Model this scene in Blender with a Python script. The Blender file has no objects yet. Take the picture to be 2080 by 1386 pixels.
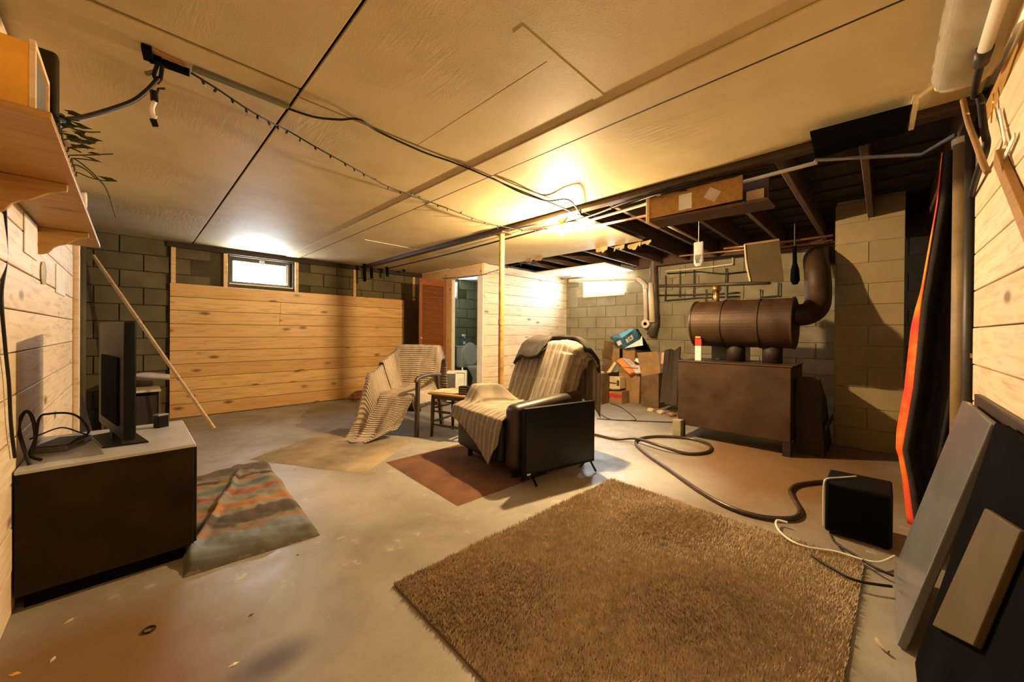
import bpy, bmesh, math, random
from mathutils import Vector, Matrix, Euler, noise
import numpy as np
random.seed(7)
SC = bpy.context.scene
COL = SC.collection
# ------------------------------------------------------------------ camera
CAM_H = 1.10
FPX, YAW, PITCH, ROLL, CYP = 763.0, math.radians(45.38), math.radians(-0.235), math.radians(0.442), 679.5
_f = Vector((math.sin(YAW)*math.cos(PITCH), math.cos(YAW)*math.cos(PITCH), math.sin(PITCH)))
_r0 = Vector((math.cos(YAW), -math.sin(YAW), 0)); _u0 = _r0.cross(_f)
_r = math.cos(ROLL)*_r0 + math.sin(ROLL)*_u0
_u = -math.sin(ROLL)*_r0 + math.cos(ROLL)*_u0
cam_d = bpy.data.cameras.new('camera'); cam = bpy.data.objects.new('camera', cam_d); COL.objects.link(cam)
cam.matrix_world = Matrix(((_r.x, _u.x, -_f.x, 0), (_r.y, _u.y, -_f.y, 0), (_r.z, _u.z, -_f.z, CAM_H), (0, 0, 0, 1)))
cam_d.sensor_width = 36.0; cam_d.lens = FPX/2080*36.0
cam_d.shift_y = (CYP-693.0)/2080.0
cam_d.clip_start = 0.02; cam_d.clip_end = 100
SC.camera = cam
def at(px, py, x=None, y=None, z=None):
    """point of the place seen at a photo pixel, on a plane of known x, y or z (survey helper)"""
    d = _f + _r*((px-1040)/FPX) + _u*((CYP-py)/FPX)
    if z is not None: t = (z-CAM_H)/d.z
    elif x is not None: t = x/d.x
    else: t = y/d.y
    return Vector((0, 0, CAM_H)) + d*t
# ------------------------------------------------------------------ world, view, lights
w = bpy.data.worlds.new('world'); SC.world = w; w.use_nodes = True
bg = w.node_tree.nodes['Background']; bg.inputs[0].default_value = (0.72, 0.85, 1.0, 1); bg.inputs[1].default_value = 1.2
SC.view_settings.view_transform = 'Standard'; SC.view_settings.look = 'None'
SC.view_settings.gamma = 1.0; SC.view_settings.use_curve_mapping = False
SC.view_settings.exposure = 0.72
BULB_W = 340.0; BULB_COL = (1.0, 0.69, 0.34)
PANE1, PANE2, PANE3 = 26.0, 60.0, 60.0     # daylight on the frosted panes
SIDE_W = 200.0                              # bulb in the stair room behind the right wall
CEIL = 2.20
# ------------------------------------------------------------------ materials
MATS = {}
class NT:
    def __init__(s, name):
        s.m = bpy.data.materials.new(name); s.m.use_nodes = True; s.t = s.m.node_tree
        s.b = s.t.nodes['Principled BSDF']; MATS[name] = s.m
    def n(s, typ, **k):
        o = s.t.nodes.new(typ)
        for a, v in k.items(): setattr(o, a, v)
        return o
    def l(s, a, b): s.t.links.new(a, b)
    def put(s, sock, v):
        if hasattr(v, 'is_linked') or hasattr(v, 'links'): s.l(v, sock)
        else: sock.default_value = v
    def coords(s, kind='Object', scale=(1, 1, 1), rnd=0.0, rot=(0, 0, 0)):
        tc = s.n('ShaderNodeTexCoord'); out = tc.outputs[kind]
        if rnd:
            oi = s.n('ShaderNodeObjectInfo')
            mul = s.n('ShaderNodeVectorMath', operation='SCALE'); mul.inputs[0].default_value = (rnd, rnd*1.7, rnd*0.6)
            s.l(oi.outputs['Random'], mul.inputs['Scale'])
            ad = s.n('ShaderNodeVectorMath', operation='ADD'); s.l(out, ad.inputs[0]); s.l(mul.outputs[0], ad.inputs[1]); out = ad.outputs[0]
        mp = s.n('ShaderNodeMapping'); mp.inputs['Scale'].default_value = scale; mp.inputs['Rotation'].default_value = rot
        s.l(out, mp.inputs['Vector']); return mp.outputs[0]
    def noise(s, vec, scale=5, detail=4, rough=0.55, dist=0.0):
        o = s.n('ShaderNodeTexNoise'); s.l(vec, o.inputs['Vector'])
        o.inputs['Scale'].default_value = scale; o.inputs['Detail'].default_value = detail
        o.inputs['Roughness'].default_value = rough; o.inputs['Distortion'].default_value = dist
        return o.outputs['Fac']
    def ramp(s, fac, stops, interp='LINEAR'):
        o = s.n('ShaderNodeValToRGB'); s.l(fac, o.inputs[0]); cr = o.color_ramp; cr.interpolation = interp
        while len(cr.elements) < len(stops): cr.elements.new(0.5)
        for e, (p, c) in zip(cr.elements, stops):
            e.position = p; e.color = (c[0], c[1], c[2], 1) if hasattr(c, '__len__') else (c, c, c, 1)
        return o.outputs[0]
    def mix(s, fac, a, b, blend='MIX'):
        o = s.n('ShaderNodeMix', data_type='RGBA', blend_type=blend); s.put(o.inputs[0], fac)
        for sock, v in ((o.inputs[6], a), (o.inputs[7], b)):
            if isinstance(v, tuple): sock.default_value = (v[0], v[1], v[2], 1)
            else: s.l(v, sock)
        return o.outputs[2]
    def math(s, op, a, b=0.0, c=0.0):
        o = s.n('ShaderNodeMath', operation=op)
        for i, v in enumerate((a, b, c)): s.put(o.inputs[i], v)
        return o.outputs[0]
    def bump(s, h, strength=0.3, dist=0.01):
        o = s.n('ShaderNodeBump'); o.inputs['Strength'].default_value = strength; o.inputs['Distance'].default_value = dist
        s.l(h, o.inputs['Height']); s.l(o.outputs[0], s.b.inputs['Normal'])
    def col(s, c):
        if isinstance(c, tuple): s.b.inputs['Base Color'].default_value = (c[0], c[1], c[2], 1)
        else: s.l(c, s.b.inputs['Base Color'])
    def rough(s, r): s.put(s.b.inputs['Roughness'], r)
    def rnd(s):
        return s.n('ShaderNodeObjectInfo').outputs['Random']
def simple(name, c, rough=0.6, metal=0.0, var=0.18, scale=6.0, bump=0.0, bscale=40.0, spec=None, dark=None):
    """plain colour with soft mottling and a fine relief"""
    t = NT(name); v = t.coords(rnd=3.0)
    f = t.noise(v, scale, 5)
    d = dark or tuple(x*(1-var*2) for x in c); h = tuple(min(1, x*(1+var)) for x in c)
    t.col(t.ramp(f, [(0.3, d), (0.7, h)])); t.rough(rough); t.b.inputs['Metallic'].default_value = metal
    if spec is not None: t.b.inputs['Specular IOR Level'].default_value = spec
    if bump: t.bump(t.noise(v, bscale, 3), bump, 0.01)
    return t.m
def pine(name, base, deep, knot, tint=0.35, rough=0.5):
    """boards with grain along local X, knots, a colour of its own per board"""
    t = NT(name); v = t.coords(rnd=37.0)
    st = t.n('ShaderNodeMapping'); st.inputs['Scale'].default_value = (1.2, 14, 14); t.l(v, st.inputs[0])
    g = t.noise(st.outputs[0], 3.0, 6, 0.6, 0.6)
    c = t.ramp(g, [(0.28, deep), (0.5, base), (0.75, tuple(min(1, x*1.12) for x in base))])
    st2 = t.n('ShaderNodeMapping'); st2.inputs['Scale'].default_value = (2.6, 6.5, 6.5); t.l(v, st2.inputs[0])
    vo = t.n('ShaderNodeTexVoronoi'); t.l(st2.outputs[0], vo.inputs['Vector']); vo.inputs['Scale'].default_value = 1.0
    sel = t.math('GREATER_THAN', t.n('ShaderNodeSeparateColor').outputs[0], 0.2)
    sep = sel.node.inputs[0].links[0].from_node; t.l(vo.outputs['Color'], sep.inputs[0])
    kd = t.ramp(vo.outputs['Distance'], [(0.08, 1.0), (0.19, 0.0)])
    kf = t.math('MULTIPLY', kd, sel)
    c = t.mix(t.math('MULTIPLY', t.rnd(), tint), c, deep)
    c = t.mix(t.math('MULTIPLY', kf, 0.85), c, knot)
    big = t.noise(t.coords(rnd=11.0, scale=(0.7, 2, 2)), 2.0, 3)
    c = t.mix(t.ramp(big, [(0.5, 0.0), (0.75, 0.35)]), c, deep)
    t.col(c); t.rough(rough); t.bump(g, 0.15, 0.004); return t.m
def block(name, a, b, stain, rough=0.9):
    t = NT(name); v = t.coords(rnd=9.0)
    f = t.noise(v, 4, 6); c = t.ramp(f, [(0.3, a), (0.7, b)])
    c = t.mix(t.math('MULTIPLY', t.rnd(), 0.45), c, a)
    wv = t.n('ShaderNodeNewGeometry').outputs['Position']
    f2 = t.noise(wv, 1.3, 5, 0.6); c = t.mix(t.ramp(f2, [(0.5, 0.0), (0.7, 0.8)]), c, stain)
    t.col(c); t.rough(rough); t.bump(t.noise(v, 60, 4), 0.5, 0.006); return t.m
pine('pine_varnished', (0.76, 0.49, 0.20), (0.52, 0.26, 0.07), (0.10, 0.04, 0.015), 0.5, 0.42)
pine('pine_pale', (0.78, 0.64, 0.45), (0.58, 0.40, 0.22), (0.16, 0.08, 0.04), 0.3, 0.55)
pine('pine_stud', (0.74, 0.50, 0.26), (0.52, 0.30, 0.12), (0.2, 0.1, 0.05), 0.2, 0.6)
pine('wood_orange', (0.42, 0.225, 0.055), (0.26, 0.125, 0.028), (0.10, 0.04, 0.015), 0.2, 0.45)
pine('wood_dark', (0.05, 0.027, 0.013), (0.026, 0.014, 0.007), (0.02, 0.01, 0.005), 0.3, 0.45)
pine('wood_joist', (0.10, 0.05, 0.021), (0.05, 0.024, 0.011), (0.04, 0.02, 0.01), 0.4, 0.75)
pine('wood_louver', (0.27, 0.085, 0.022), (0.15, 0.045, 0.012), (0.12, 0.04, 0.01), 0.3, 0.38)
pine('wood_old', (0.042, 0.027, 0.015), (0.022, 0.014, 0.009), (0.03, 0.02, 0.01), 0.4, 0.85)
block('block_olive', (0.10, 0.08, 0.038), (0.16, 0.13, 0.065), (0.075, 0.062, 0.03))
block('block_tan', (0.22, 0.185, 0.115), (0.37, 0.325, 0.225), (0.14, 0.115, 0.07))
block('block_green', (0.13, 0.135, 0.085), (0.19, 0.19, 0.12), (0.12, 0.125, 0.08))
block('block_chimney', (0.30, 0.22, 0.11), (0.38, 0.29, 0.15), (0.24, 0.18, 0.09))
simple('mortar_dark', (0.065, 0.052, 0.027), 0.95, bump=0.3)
simple('mortar_tan', (0.42, 0.365, 0.255), 0.95, bump=0.3)
simple('felt_board', (0.10, 0.088, 0.06), 0.95, bump=0.3, bscale=90)
# ceiling sheets: cream paint, light water stains and a low-relief wrinkle
t = NT('ceiling_sheet'); gv = t.n('ShaderNodeNewGeometry').outputs['Position']
c = t.ramp(t.noise(gv, 1.6, 6, 0.6), [(0.3, (0.47, 0.37, 0.185)), (0.6, (0.60, 0.495, 0.285))])
mp = t.n('ShaderNodeMapping'); mp.inputs['Scale'].default_value = (9, 1.2, 1); mp.inputs['Rotation'].default_value = (0, 0, 0.5); t.l(gv, mp.inputs[0])
wr = t.noise(mp.outputs[0], 2.2, 5, 0.65, 1.4); msk = t.ramp(t.noise(gv, 0.9, 3), [(0.5, 0.0), (0.66, 1.0)])
t.col(c); t.rough(0.62)
t.bump(t.math('ADD', t.math('MULTIPLY', wr, msk), t.math('MULTIPLY', t.noise(gv, 120, 2), 0.10)), 0.26, 0.016)
simple('ceiling_white', (0.80, 0.82, 0.78), 0.7, var=0.05)
simple('dark_gap', (0.035, 0.022, 0.012), 0.9)
simple('tape', (0.72, 0.60, 0.40), 0.6, var=0.08)
# floor: worn painted concrete, with shade by furnace and cabinet painted in orange-brown
t = NT('floor_concrete'); gv = t.n('ShaderNodeNewGeometry').outputs['Position']
a = t.noise(gv, 0.9, 7, 0.62, 0.6); c = t.ramp(a, [(0.30, (0.17, 0.145, 0.11)), (0.52, (0.28, 0.255, 0.215)), (0.72, (0.36, 0.34, 0.30))])
b = t.noise(gv, 3.3, 8, 0.7, 0.4); c = t.mix(t.ramp(b, [(0.52, 0.0), (0.68, 0.45)]), c, (0.15, 0.115, 0.08))
e = t.noise(gv, 7.0, 6, 0.6); c = t.mix(t.ramp(e, [(0.62, 0.0), (0.70, 0.55)]), c, (0.50, 0.47, 0.42))
sp = t.n('ShaderNodeSeparateXYZ'); t.l(gv, sp.inputs[0])
wob = t.math('MULTIPLY', t.math('SUBTRACT', t.noise(gv, 1.7, 5), 0.5), 1.6)
def blob(cx, cy, rx, ry, r0, r1):
    dx = t.math('DIVIDE', t.math('SUBTRACT', sp.outputs[0], cx), rx); dy = t.math('DIVIDE', t.math('SUBTRACT', sp.outputs[1], cy), ry)
    d = t.math('ADD', t.math('SQRT', t.math('ADD', t.math('MULTIPLY', dx, dx), t.math('MULTIPLY', dy, dy))), t.math('MULTIPLY', wob, 0.45))
    return t.ramp(d, [(r0, 1.0), (r1, 0.0)])
c = t.mix(t.math('MULTIPLY', blob(3.9, 0.55, 1.5, 1.0, 0.55, 1.0), 0.85), c, (0.19, 0.095, 0.032))  # shadow round the furnace, put into the floor colour as orange-brown
c = t.mix(t.math('MULTIPLY', blob(-0.15, 1.6, 0.55, 0.9, 0.5, 1.05), 0.9), c, (0.17, 0.095, 0.032))  # shade in front of the cabinet, painted into the floor colour
c = t.mix(t.math('MULTIPLY', blob(0.33, 1.44, 0.16, 0.10, 0.2, 1.0), 0.75), c, (0.035, 0.024, 0.016))
c = t.mix(t.math('MULTIPLY', blob(0.95, 2.75, 0.35, 0.9, 0.2, 1.0), 0.45), c, (0.50, 0.46, 0.42))
c = t.mix(t.math('MULTIPLY', blob(2.9, 1.15, 0.5, 0.5, 0.2, 1.0), 0.4), c, (0.50, 0.47, 0.43))
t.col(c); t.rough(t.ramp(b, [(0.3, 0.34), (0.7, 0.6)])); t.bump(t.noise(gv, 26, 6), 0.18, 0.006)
# metals, plastics, fabrics
t = NT('rust'); v = t.coords(rnd=2); f = t.noise(v, 3.5, 8, 0.65, 0.3)
t.col(t.ramp(f, [(0.28, (0.030, 0.014, 0.006)), (0.55, (0.055, 0.026, 0.010)), (0.8, (0.085, 0.040, 0.015))])); t.rough(t.ramp(f, [(0.3, 0.42), (0.7, 0.68)]))
t.b.inputs['Metallic'].default_value = 0.25; t.bump(t.noise(v, 45, 5), 0.25, 0.004)
simple('rust_dark', (0.028, 0.014, 0.008), 0.65, 0.2, bump=0.2)
simple('black_plastic', (0.005, 0.005, 0.005), 0.5, var=0.1, spec=0.15)
simple('black_matte', (0.005, 0.005, 0.005), 0.9, var=0.2, spec=0.03)
simple('black_gloss', (0.006, 0.006, 0.007), 0.28, var=0.1, spec=0.3)
simple('cable_black', (0.012, 0.010, 0.009), 0.5, var=0.1, spec=0.3)
simple('cable_white', (0.78, 0.74, 0.66), 0.45, var=0.05)
simple('hose_brown', (0.055, 0.036, 0.022), 0.33, var=0.2)
simple('steel_grey', (0.26, 0.255, 0.25), 0.4, 0.6, var=0.15)
simple('steel_dark', (0.07, 0.065, 0.055), 0.5, 0.5, var=0.15)
simple('brass', (0.55, 0.36, 0.12), 0.35, 0.9, var=0.1)
simple('pipe_iron', (0.16, 0.13, 0.09), 0.55, 0.4, var=0.2)
simple('pipe_copper', (0.42, 0.2, 0.09), 0.42, 0.7, var=0.2)
simple('pvc_cream', (0.74, 0.64, 0.47), 0.4, var=0.08)
simple('post_yellow', (0.40, 0.235, 0.07), 0.45, 0.1, var=0.25, scale=9, bump=0.15)
simple('column_tan', (0.30, 0.20, 0.09), 0.6, 0.0, var=0.2)
simple('white_paint', (0.80, 0.77, 0.70), 0.5, var=0.05)
simple('white_plastic', (0.82, 0.82, 0.80), 0.35, var=0.04)
simple('porcelain', (0.80, 0.78, 0.70), 0.15, var=0.04)
simple('paper_white', (0.80, 0.80, 0.78), 0.8, var=0.06)
simple('cardboard', (0.33, 0.195, 0.085), 0.85, var=0.15, bump=0.1)
simple('cardboard_dark', (0.15, 0.088, 0.038), 0.85, var=0.2, bump=0.1)
simple('cardboard_pale', (0.66, 0.52, 0.34), 0.8, var=0.1)
simple('box_blue', (0.02, 0.10, 0.20), 0.45, var=0.4, scale=14)
simple('box_cyan', (0.10, 0.42, 0.60), 0.45, var=0.2)
simple('box_red', (0.62, 0.035, 0.02), 0.5, var=0.1)
simple('box_orange', (0.75, 0.25, 0.05), 0.5, var=0.15)
simple('box_yellow', (0.72, 0.38, 0.03), 0.55, var=0.12)
simple('leather_brown', (0.030, 0.020, 0.010), 0.42, var=0.3, bump=0.15, bscale=60)
simple('leather_black', (0.008, 0.009, 0.008), 0.5, var=0.3, bump=0.15, bscale=60)
simple('cabinet_brown', (0.026, 0.017, 0.005), 0.65, var=0.2, spec=0.12)
simple('cabinet_top', (0.50, 0.50, 0.53), 0.3, var=0.06)
simple('dark_blanket', (0.022, 0.016, 0.009), 0.95, var=0.2, bump=0.4, bscale=110)
simple('brown_rug', (0.13, 0.052, 0.020), 0.95, var=0.2, bump=0.5, bscale=130)
simple('beige_mat', (0.33, 0.255, 0.16), 0.95, var=0.25, scale=3, bump=0.6, bscale=120)
simple('shag', (0.58, 0.46, 0.315), 0.95, var=0.16, scale=30)
simple('shag_edge', (0.16, 0.10, 0.055), 0.95, var=0.2)
simple('curtain_dark', (0.018, 0.012, 0.011), 0.9, var=0.3, bump=0.2)
simple('leaf_green', (0.05, 0.07, 0.02), 0.6, var=0.3)
simple('leaf_dry', (0.46, 0.36, 0.22), 0.8, var=0.2)
simple('insulation', (0.30, 0.20, 0.09), 0.95, var=0.2, bump=0.5)
simple('board_olive', (0.085, 0.054, 0.017), 0.75, var=0.12)
simple('steel_panel', (0.22, 0.225, 0.235), 0.25, 0.3, var=0.12, scale=2.5)
simple('rag', (0.40, 0.16, 0.07), 0.95, var=0.3, bump=0.4)
simple('cloth_lilac', (0.60, 0.52, 0.52), 0.9, var=0.12)
simple('socket_amber', (0.65, 0.40, 0.16), 0.5, var=0.1)
# curtain edge: dyed red-orange cloth
t = NT('curtain_fire'); v = t.coords(scale=(1, 1, 1)); f = t.noise(v, 2.2, 4, 0.6, 0.5)
t.col(t.ramp(f, [(0.3, (0.62, 0.02, 0.05)), (0.45, (0.80, 0.09, 0.02)), (0.6, (0.85, 0.33, 0.03)), (0.75, (0.70, 0.04, 0.10))])); t.rough(0.85)
def emis(name, c, s):
    t = NT(name); t.col((0.8, 0.8, 0.8)); t.b.inputs['Emission Color'].default_value = (*c, 1); t.b.inputs['Emission Strength'].default_value = s
    return t.m
emis('pane_day1', (0.86, 0.94, 1.0), PANE1); emis('pane_day2', (0.82, 0.93, 1.0), PANE2); emis('pane_day3', (0.92, 0.98, 0.86), PANE3)
emis('bulb_lit', (1.0, 0.80, 0.48), 60.0)
# clear polythene
t = NT('polythene'); t.col((0.86, 0.86, 0.82)); t.rough(0.22); t.b.inputs['Transmission Weight'].default_value = 0.75; t.b.inputs['IOR'].default_value = 1.15
t.bump(t.noise(t.coords(), 18, 4), 0.5, 0.01)
t = NT('glass_clear'); t.col((0.95, 0.95, 0.95)); t.rough(0.05); t.b.inputs['Transmission Weight'].default_value = 1.0; t.b.inputs['IOR'].default_value = 1.1
# woven throws: stripes across UV
def stripes(name, dims, stops, fine=0.0, plaid=0.0, rough=0.95, bumpd=0.3, axis=0):
    t = NT(name); tc = t.n('ShaderNodeTexCoord'); s = t.n('ShaderNodeSeparateXYZ'); t.l(tc.outputs['UV'], s.inputs[0])
    u = s.outputs[axis]; o = s.outputs[1-axis]
    warp = t.math('MULTIPLY', t.math('SUBTRACT', t.noise(tc.outputs['UV'], 6, 3), 0.5), 0.03 if axis == 0 else 0.10)
    ph = t.math('FRACT', t.math('MULTIPLY', t.math('ADD', u, warp), dims))
    c = t.ramp(ph, stops, 'LINEAR' if plaid else 'EASE')
    if plaid:
        ph2 = t.math('FRACT', t.math('MULTIPLY', o, plaid)); c = t.mix(t.ramp(ph2, [(0.0, 0.45), (0.08, 0.45), (0.12, 0.0)]), c, (0.30, 0.25, 0.19))
    c = t.mix(t.ramp(t.noise(tc.outputs['UV'], 9, 5, 0.6), [(0.45, 0.0), (0.7, 0.45)]), c, (0.12, 0.09, 0.06))
    h = t.noise(tc.outputs['UV'], 160, 2)
    if fine:
        sn = t.math('SINE', t.math('MULTIPLY', o if axis == 0 else u, fine)); h = t.math('ADD', h, t.math('MULTIPLY', sn, 1.2))
        c = t.mix(t.ramp(sn, [(0.0, 0.34), (0.6, 0.0)]), c, (0.16, 0.115, 0.085))
    t.col(c); t.rough(rough); t.bump(h, bumpd, 0.006); return t.m
stripes('throw_striped', 6.0, [(0.0, (0.25, 0.215, 0.165)), (0.20, (0.29, 0.25, 0.195)), (0.26, (0.13, 0.105, 0.078)), (0.42, (0.20, 0.17, 0.13)), (0.60, (0.33, 0.285, 0.22)), (0.66, (0.30, 0.255, 0.195)), (0.71, (0.11, 0.088, 0.065)), (0.80, (0.24, 0.20, 0.15)), (0.95, (0.19, 0.155, 0.115))], plaid=7.0)
stripes('throw_quilted', 1.0, [(0.0, (0.50, 0.41, 0.325)), (0.5, (0.54, 0.45, 0.36)), (1.0, (0.50, 0.41, 0.325))], fine=520.0, bumpd=0.8)
stripes('quilt_multi', 1.0, [(0.0, (0.071, 0.069, 0.05)), (0.05, (0.087, 0.087, 0.063)), (0.12, (0.147, 0.173, 0.191)), (0.18, (0.162, 0.189, 0.208)), (0.20, (0.253, 0.124, 0.055)), (0.24, (0.184, 0.141, 0.094)), (0.27, (0.064, 0.047, 0.036)),
    (0.35, (0.079, 0.059, 0.046)), (0.37, (0.243, 0.21, 0.153)), (0.41, (0.342, 0.147, 0.049)), (0.46, (0.353, 0.158, 0.054)), (0.48, (0.222, 0.209, 0.142)), (0.54, (0.2, 0.173, 0.138)), (0.58, (0.274, 0.084, 0.041)), (0.61, (0.308, 0.123, 0.05)), (0.63, (0.212, 0.198, 0.135)),
    (0.68, (0.094, 0.124, 0.141)), (0.72, (0.217, 0.203, 0.141)), (0.76, (0.29, 0.144, 0.054)), (0.79, (0.046, 0.035, 0.025)), (0.83, (0.2, 0.177, 0.129)), (0.90, (0.083, 0.063, 0.049)), (1.0, (0.134, 0.108, 0.08))][:32], axis=1)
# ------------------------------------------------------------------ mesh helpers
OFF = {}
class MB:
    """collects shapes, builds them as one mesh object"""
    def __init__(s): s.v = []; s.f = []; s.uv = None
    def add(s, vs, fs):
        n = len(s.v); s.v += [Vector(v) for v in vs]; s.f += [tuple(i+n for i in f) for f in fs]; return s
    def box(s, x0, x1, y0, y1, z0, z1):
        return s.add([(x0, y0, z0), (x1, y0, z0), (x1, y1, z0), (x0, y1, z0), (x0, y0, z1), (x1, y0, z1), (x1, y1, z1), (x0, y1, z1)],
                     [(0, 3, 2, 1), (4, 5, 6, 7), (0, 1, 5, 4), (1, 2, 6, 5), (2, 3, 7, 6), (3, 0, 4, 7)])
    def obox(s, c, size, rot=(0, 0, 0)):
        m = Matrix.Translation(c) @ Euler(rot).to_matrix().to_4x4(); b = MB().box(-size[0]/2, size[0]/2, -size[1]/2, size[1]/2, -size[2]/2, size[2]/2)
        return s.add([m @ v for v in b.v], b.f)
    def beam(s, p0, p1, w, h, up=(0, 0, 1)):
        p0 = Vector(p0); p1 = Vector(p1); d = (p1-p0).normalized(); sd = d.cross(Vector(up))
        if sd.length < 1e-4: sd = d.cross(Vector((1, 0, 0)))
        sd.normalize(); up = sd.cross(d); a = sd*w/2; b = up*h/2
        return s.add([p0-a-b, p0+a-b, p0+a+b, p0-a+b, p1-a-b, p1+a-b, p1+a+b, p1-a+b], [(0, 1, 2, 3), (7, 6, 5, 4), (1, 0, 4, 5), (2, 1, 5, 6), (3, 2, 6, 7), (0, 3, 7, 4)])
    def hexa(s, b4, t4):
        return s.add(list(b4)+list(t4), [(0, 3, 2, 1), (4, 5, 6, 7), (0, 1, 5, 4), (1, 2, 6, 5), (2, 3, 7, 6), (3, 0, 4, 7)])
    def tube(s, pts, r, n=8, closed=False):
        pts = [Vector(p) for p in pts]; m = len(pts); rs = r if hasattr(r, '__len__') else [r]*m
        prev = None; rings = []
        for i, p in enumerate(pts):
            a = pts[(i-1) % m] if (closed or i > 0) else p; b = pts[(i+1) % m] if (closed or i < m-1) else p
            d = (b-a).normalized()
            if prev is None:
                sd = d.cross(Vector((0, 0, 1)));
                if sd.length < 1e-3: sd = d.cross(Vector((1, 0, 0)))
            else: sd = prev - d*prev.dot(d)
            sd.normalize(); prev = sd; up = sd.cross(d)
            rings.append([p+(sd*math.cos(2*math.pi*k/n)+up*math.sin(2*math.pi*k/n))*rs[i] for k in range(n)])
        vs = [v for g in rings for v in g]; fs = []
        for i in range(m if closed else m-1):
            j = (i+1) % m
            for k in range(n): fs.append((i*n+k, i*n+(k+1) % n, j*n+(k+1) % n, j*n+k))
        if not closed: fs += [tuple(range(n-1, -1, -1)), tuple((m-1)*n+k for k in range(n))]
        return s.add(vs, fs)
    def cyl(s, p0, p1, r0, r1=None, n=16): return s.tube([p0, p1], [r0, r0 if r1 is None else r1], n)
    def lathe(s, prof, c=(0, 0, 0), n=24, sx=1, sy=1, axis='Z'):
        vs = []; fs = []; m = len(prof)
        for r, z in prof:
            for k in range(n):
                a = 2*math.pi*k/n; p = Vector((r*math.cos(a)*sx, r*math.sin(a)*sy, z))
                if axis == 'Y': p = Vector((p.x, p.z, p.y))
                if axis == 'X': p = Vector((p.z, p.x, p.y))
                vs.append(p+Vector(c))
        for i in range(m-1):
            for k in range(n): fs.append((i*n+k, i*n+(k+1) % n, (i+1)*n+(k+1) % n, (i+1)*n+k))
        fs += [tuple(range(n-1, -1, -1)), tuple((m-1)*n+k for k in range(n))]
        return s.add(vs, fs)
    def prism(s, poly, org, ex, ey, th):
        """flat outline poly (a,b) on axes ex, ey, given a thickness th along ex x ey"""
        o = Vector(org); ex = Vector(ex); ey = Vector(ey); nz = ex.cross(ey).normalized()*th; k = len(poly)
        vs = [o+ex*a+ey*b for a, b in poly]; vs += [v+nz for v in vs]
        return s.add(vs, [tuple(range(k-1, -1, -1)), tuple(range(k, 2*k))]+[(i, (i+1) % k, k+(i+1) % k, k+i) for i in range(k)])
    def grid(s, fn, nu, nv):
        n = len(s.v); s.uv = {}
        for j in range(nv+1):
            for i in range(nu+1):
                s.uv[len(s.v)] = (i/nu, j/nv); s.v.append(Vector(fn(i/nu, j/nv)))
        for j in range(nv):
            for i in range(nu):
                a = n+j*(nu+1)+i; s.f.append((a, a+1, a+nu+2, a+nu+1))
        return s
    def build(s, name, mat, parent=None, loc=None, rot=None, smooth=False, bevel=0.0, seg=2, solid=0.0, sub=0, world=None, raw=False):
        me = bpy.data.meshes.new(name); off = Vector((0, 0, 0)); raw = raw or (parent is not None and loc is not None)
        if parent is not None: off = OFF.get(parent.name, Vector((0, 0, 0)))
        elif world: off = Vector(world)
        me.from_pydata([tuple(v if raw else v-off) for v in s.v], [], s.f)
        if s.uv:
            ul = me.uv_layers.new(name='UVMap')
            for lp in me.loops: ul.data[lp.index].uv = s.uv.get(lp.vertex_index, (0, 0))
        bm = bmesh.new(); bm.from_mesh(me)
        if not s.uv: bmesh.ops.recalc_face_normals(bm, faces=bm.faces)
        bm.to_mesh(me); bm.free()
        for p in me.polygons: p.use_smooth = smooth
        o = bpy.data.objects.new(name, me); COL.objects.link(o); me.materials.append(MATS[mat])
        if parent is not None: o.parent = parent; OFF[o.name] = off
        elif world: o.location = off; OFF[o.name] = off
        if loc is not None: o.location = loc
        if rot is not None: o.rotation_euler = rot
        if solid: m = o.modifiers.new('thickness', 'SOLIDIFY'); m.thickness = solid; m.offset = 1
        if bevel:
            m = o.modifiers.new('bevel', 'BEVEL'); m.width = bevel; m.segments = seg; m.limit_method = 'ANGLE'
            if smooth is False and seg > 2:
                for p in me.polygons: p.use_smooth = True
        if sub: m = o.modifiers.new('subdivision', 'SUBSURF'); m.levels = sub; m.render_levels = sub
        return o
def tag(o, label, cat, group=None):
    o['label'] = label; o['category'] = cat
    if group: o['group'] = group
    return o
def struct(o): o['kind'] = 'structure'; return o
def thing(name, label, cat, loc=(0, 0, 0), rz=0.0, group=None, local=False):
    o = bpy.data.objects.new(name, None); COL.objects.link(o); o.empty_display_size = 0.1
    o.location = loc; o.rotation_euler = (0, 0, rz); OFF[o.name] = Vector((0, 0, 0)) if local else Vector(loc)
    return tag(o, label, cat, group)
def dup(o, parent=None, loc=None, rot=None):
    c = o.copy(); COL.objects.link(c); c.parent = parent if parent is not None else o.parent
    if loc is not None: c.location = loc
    if rot is not None: c.rotation_euler = rot
    return c
def copy_tree(root, loc, rz=None, label=None):
    r = dup(root, None, loc); r.parent = None
    if rz is not None: r.rotation_euler.z = rz
    if label: r['label'] = label
    for ch in list(root.children):
        c = dup(ch, r)
        for g in list(ch.children): dup(g, c)
    return r
def smoothpath(pts, n=8, closed=False):
    """Catmull-Rom through points"""
    P = [Vector(p) for p in pts]; out = []; m = len(P)
    for i in range(m if closed else m-1):
        p0 = P[(i-1) % m] if (closed or i > 0) else P[i]; p1 = P[i]; p2 = P[(i+1) % m]; p3 = P[(i+2) % m] if (closed or i < m-2) else p2
        for k in range(n):
            t = k/n
            out.append(0.5*((2*p1)+(p2-p0)*t+(2*p0-5*p1+4*p2-p3)*t*t+(3*p1-p0-3*p2+p3)*t*t*t))
    if not closed: out.append(P[-1])
    return out
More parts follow.
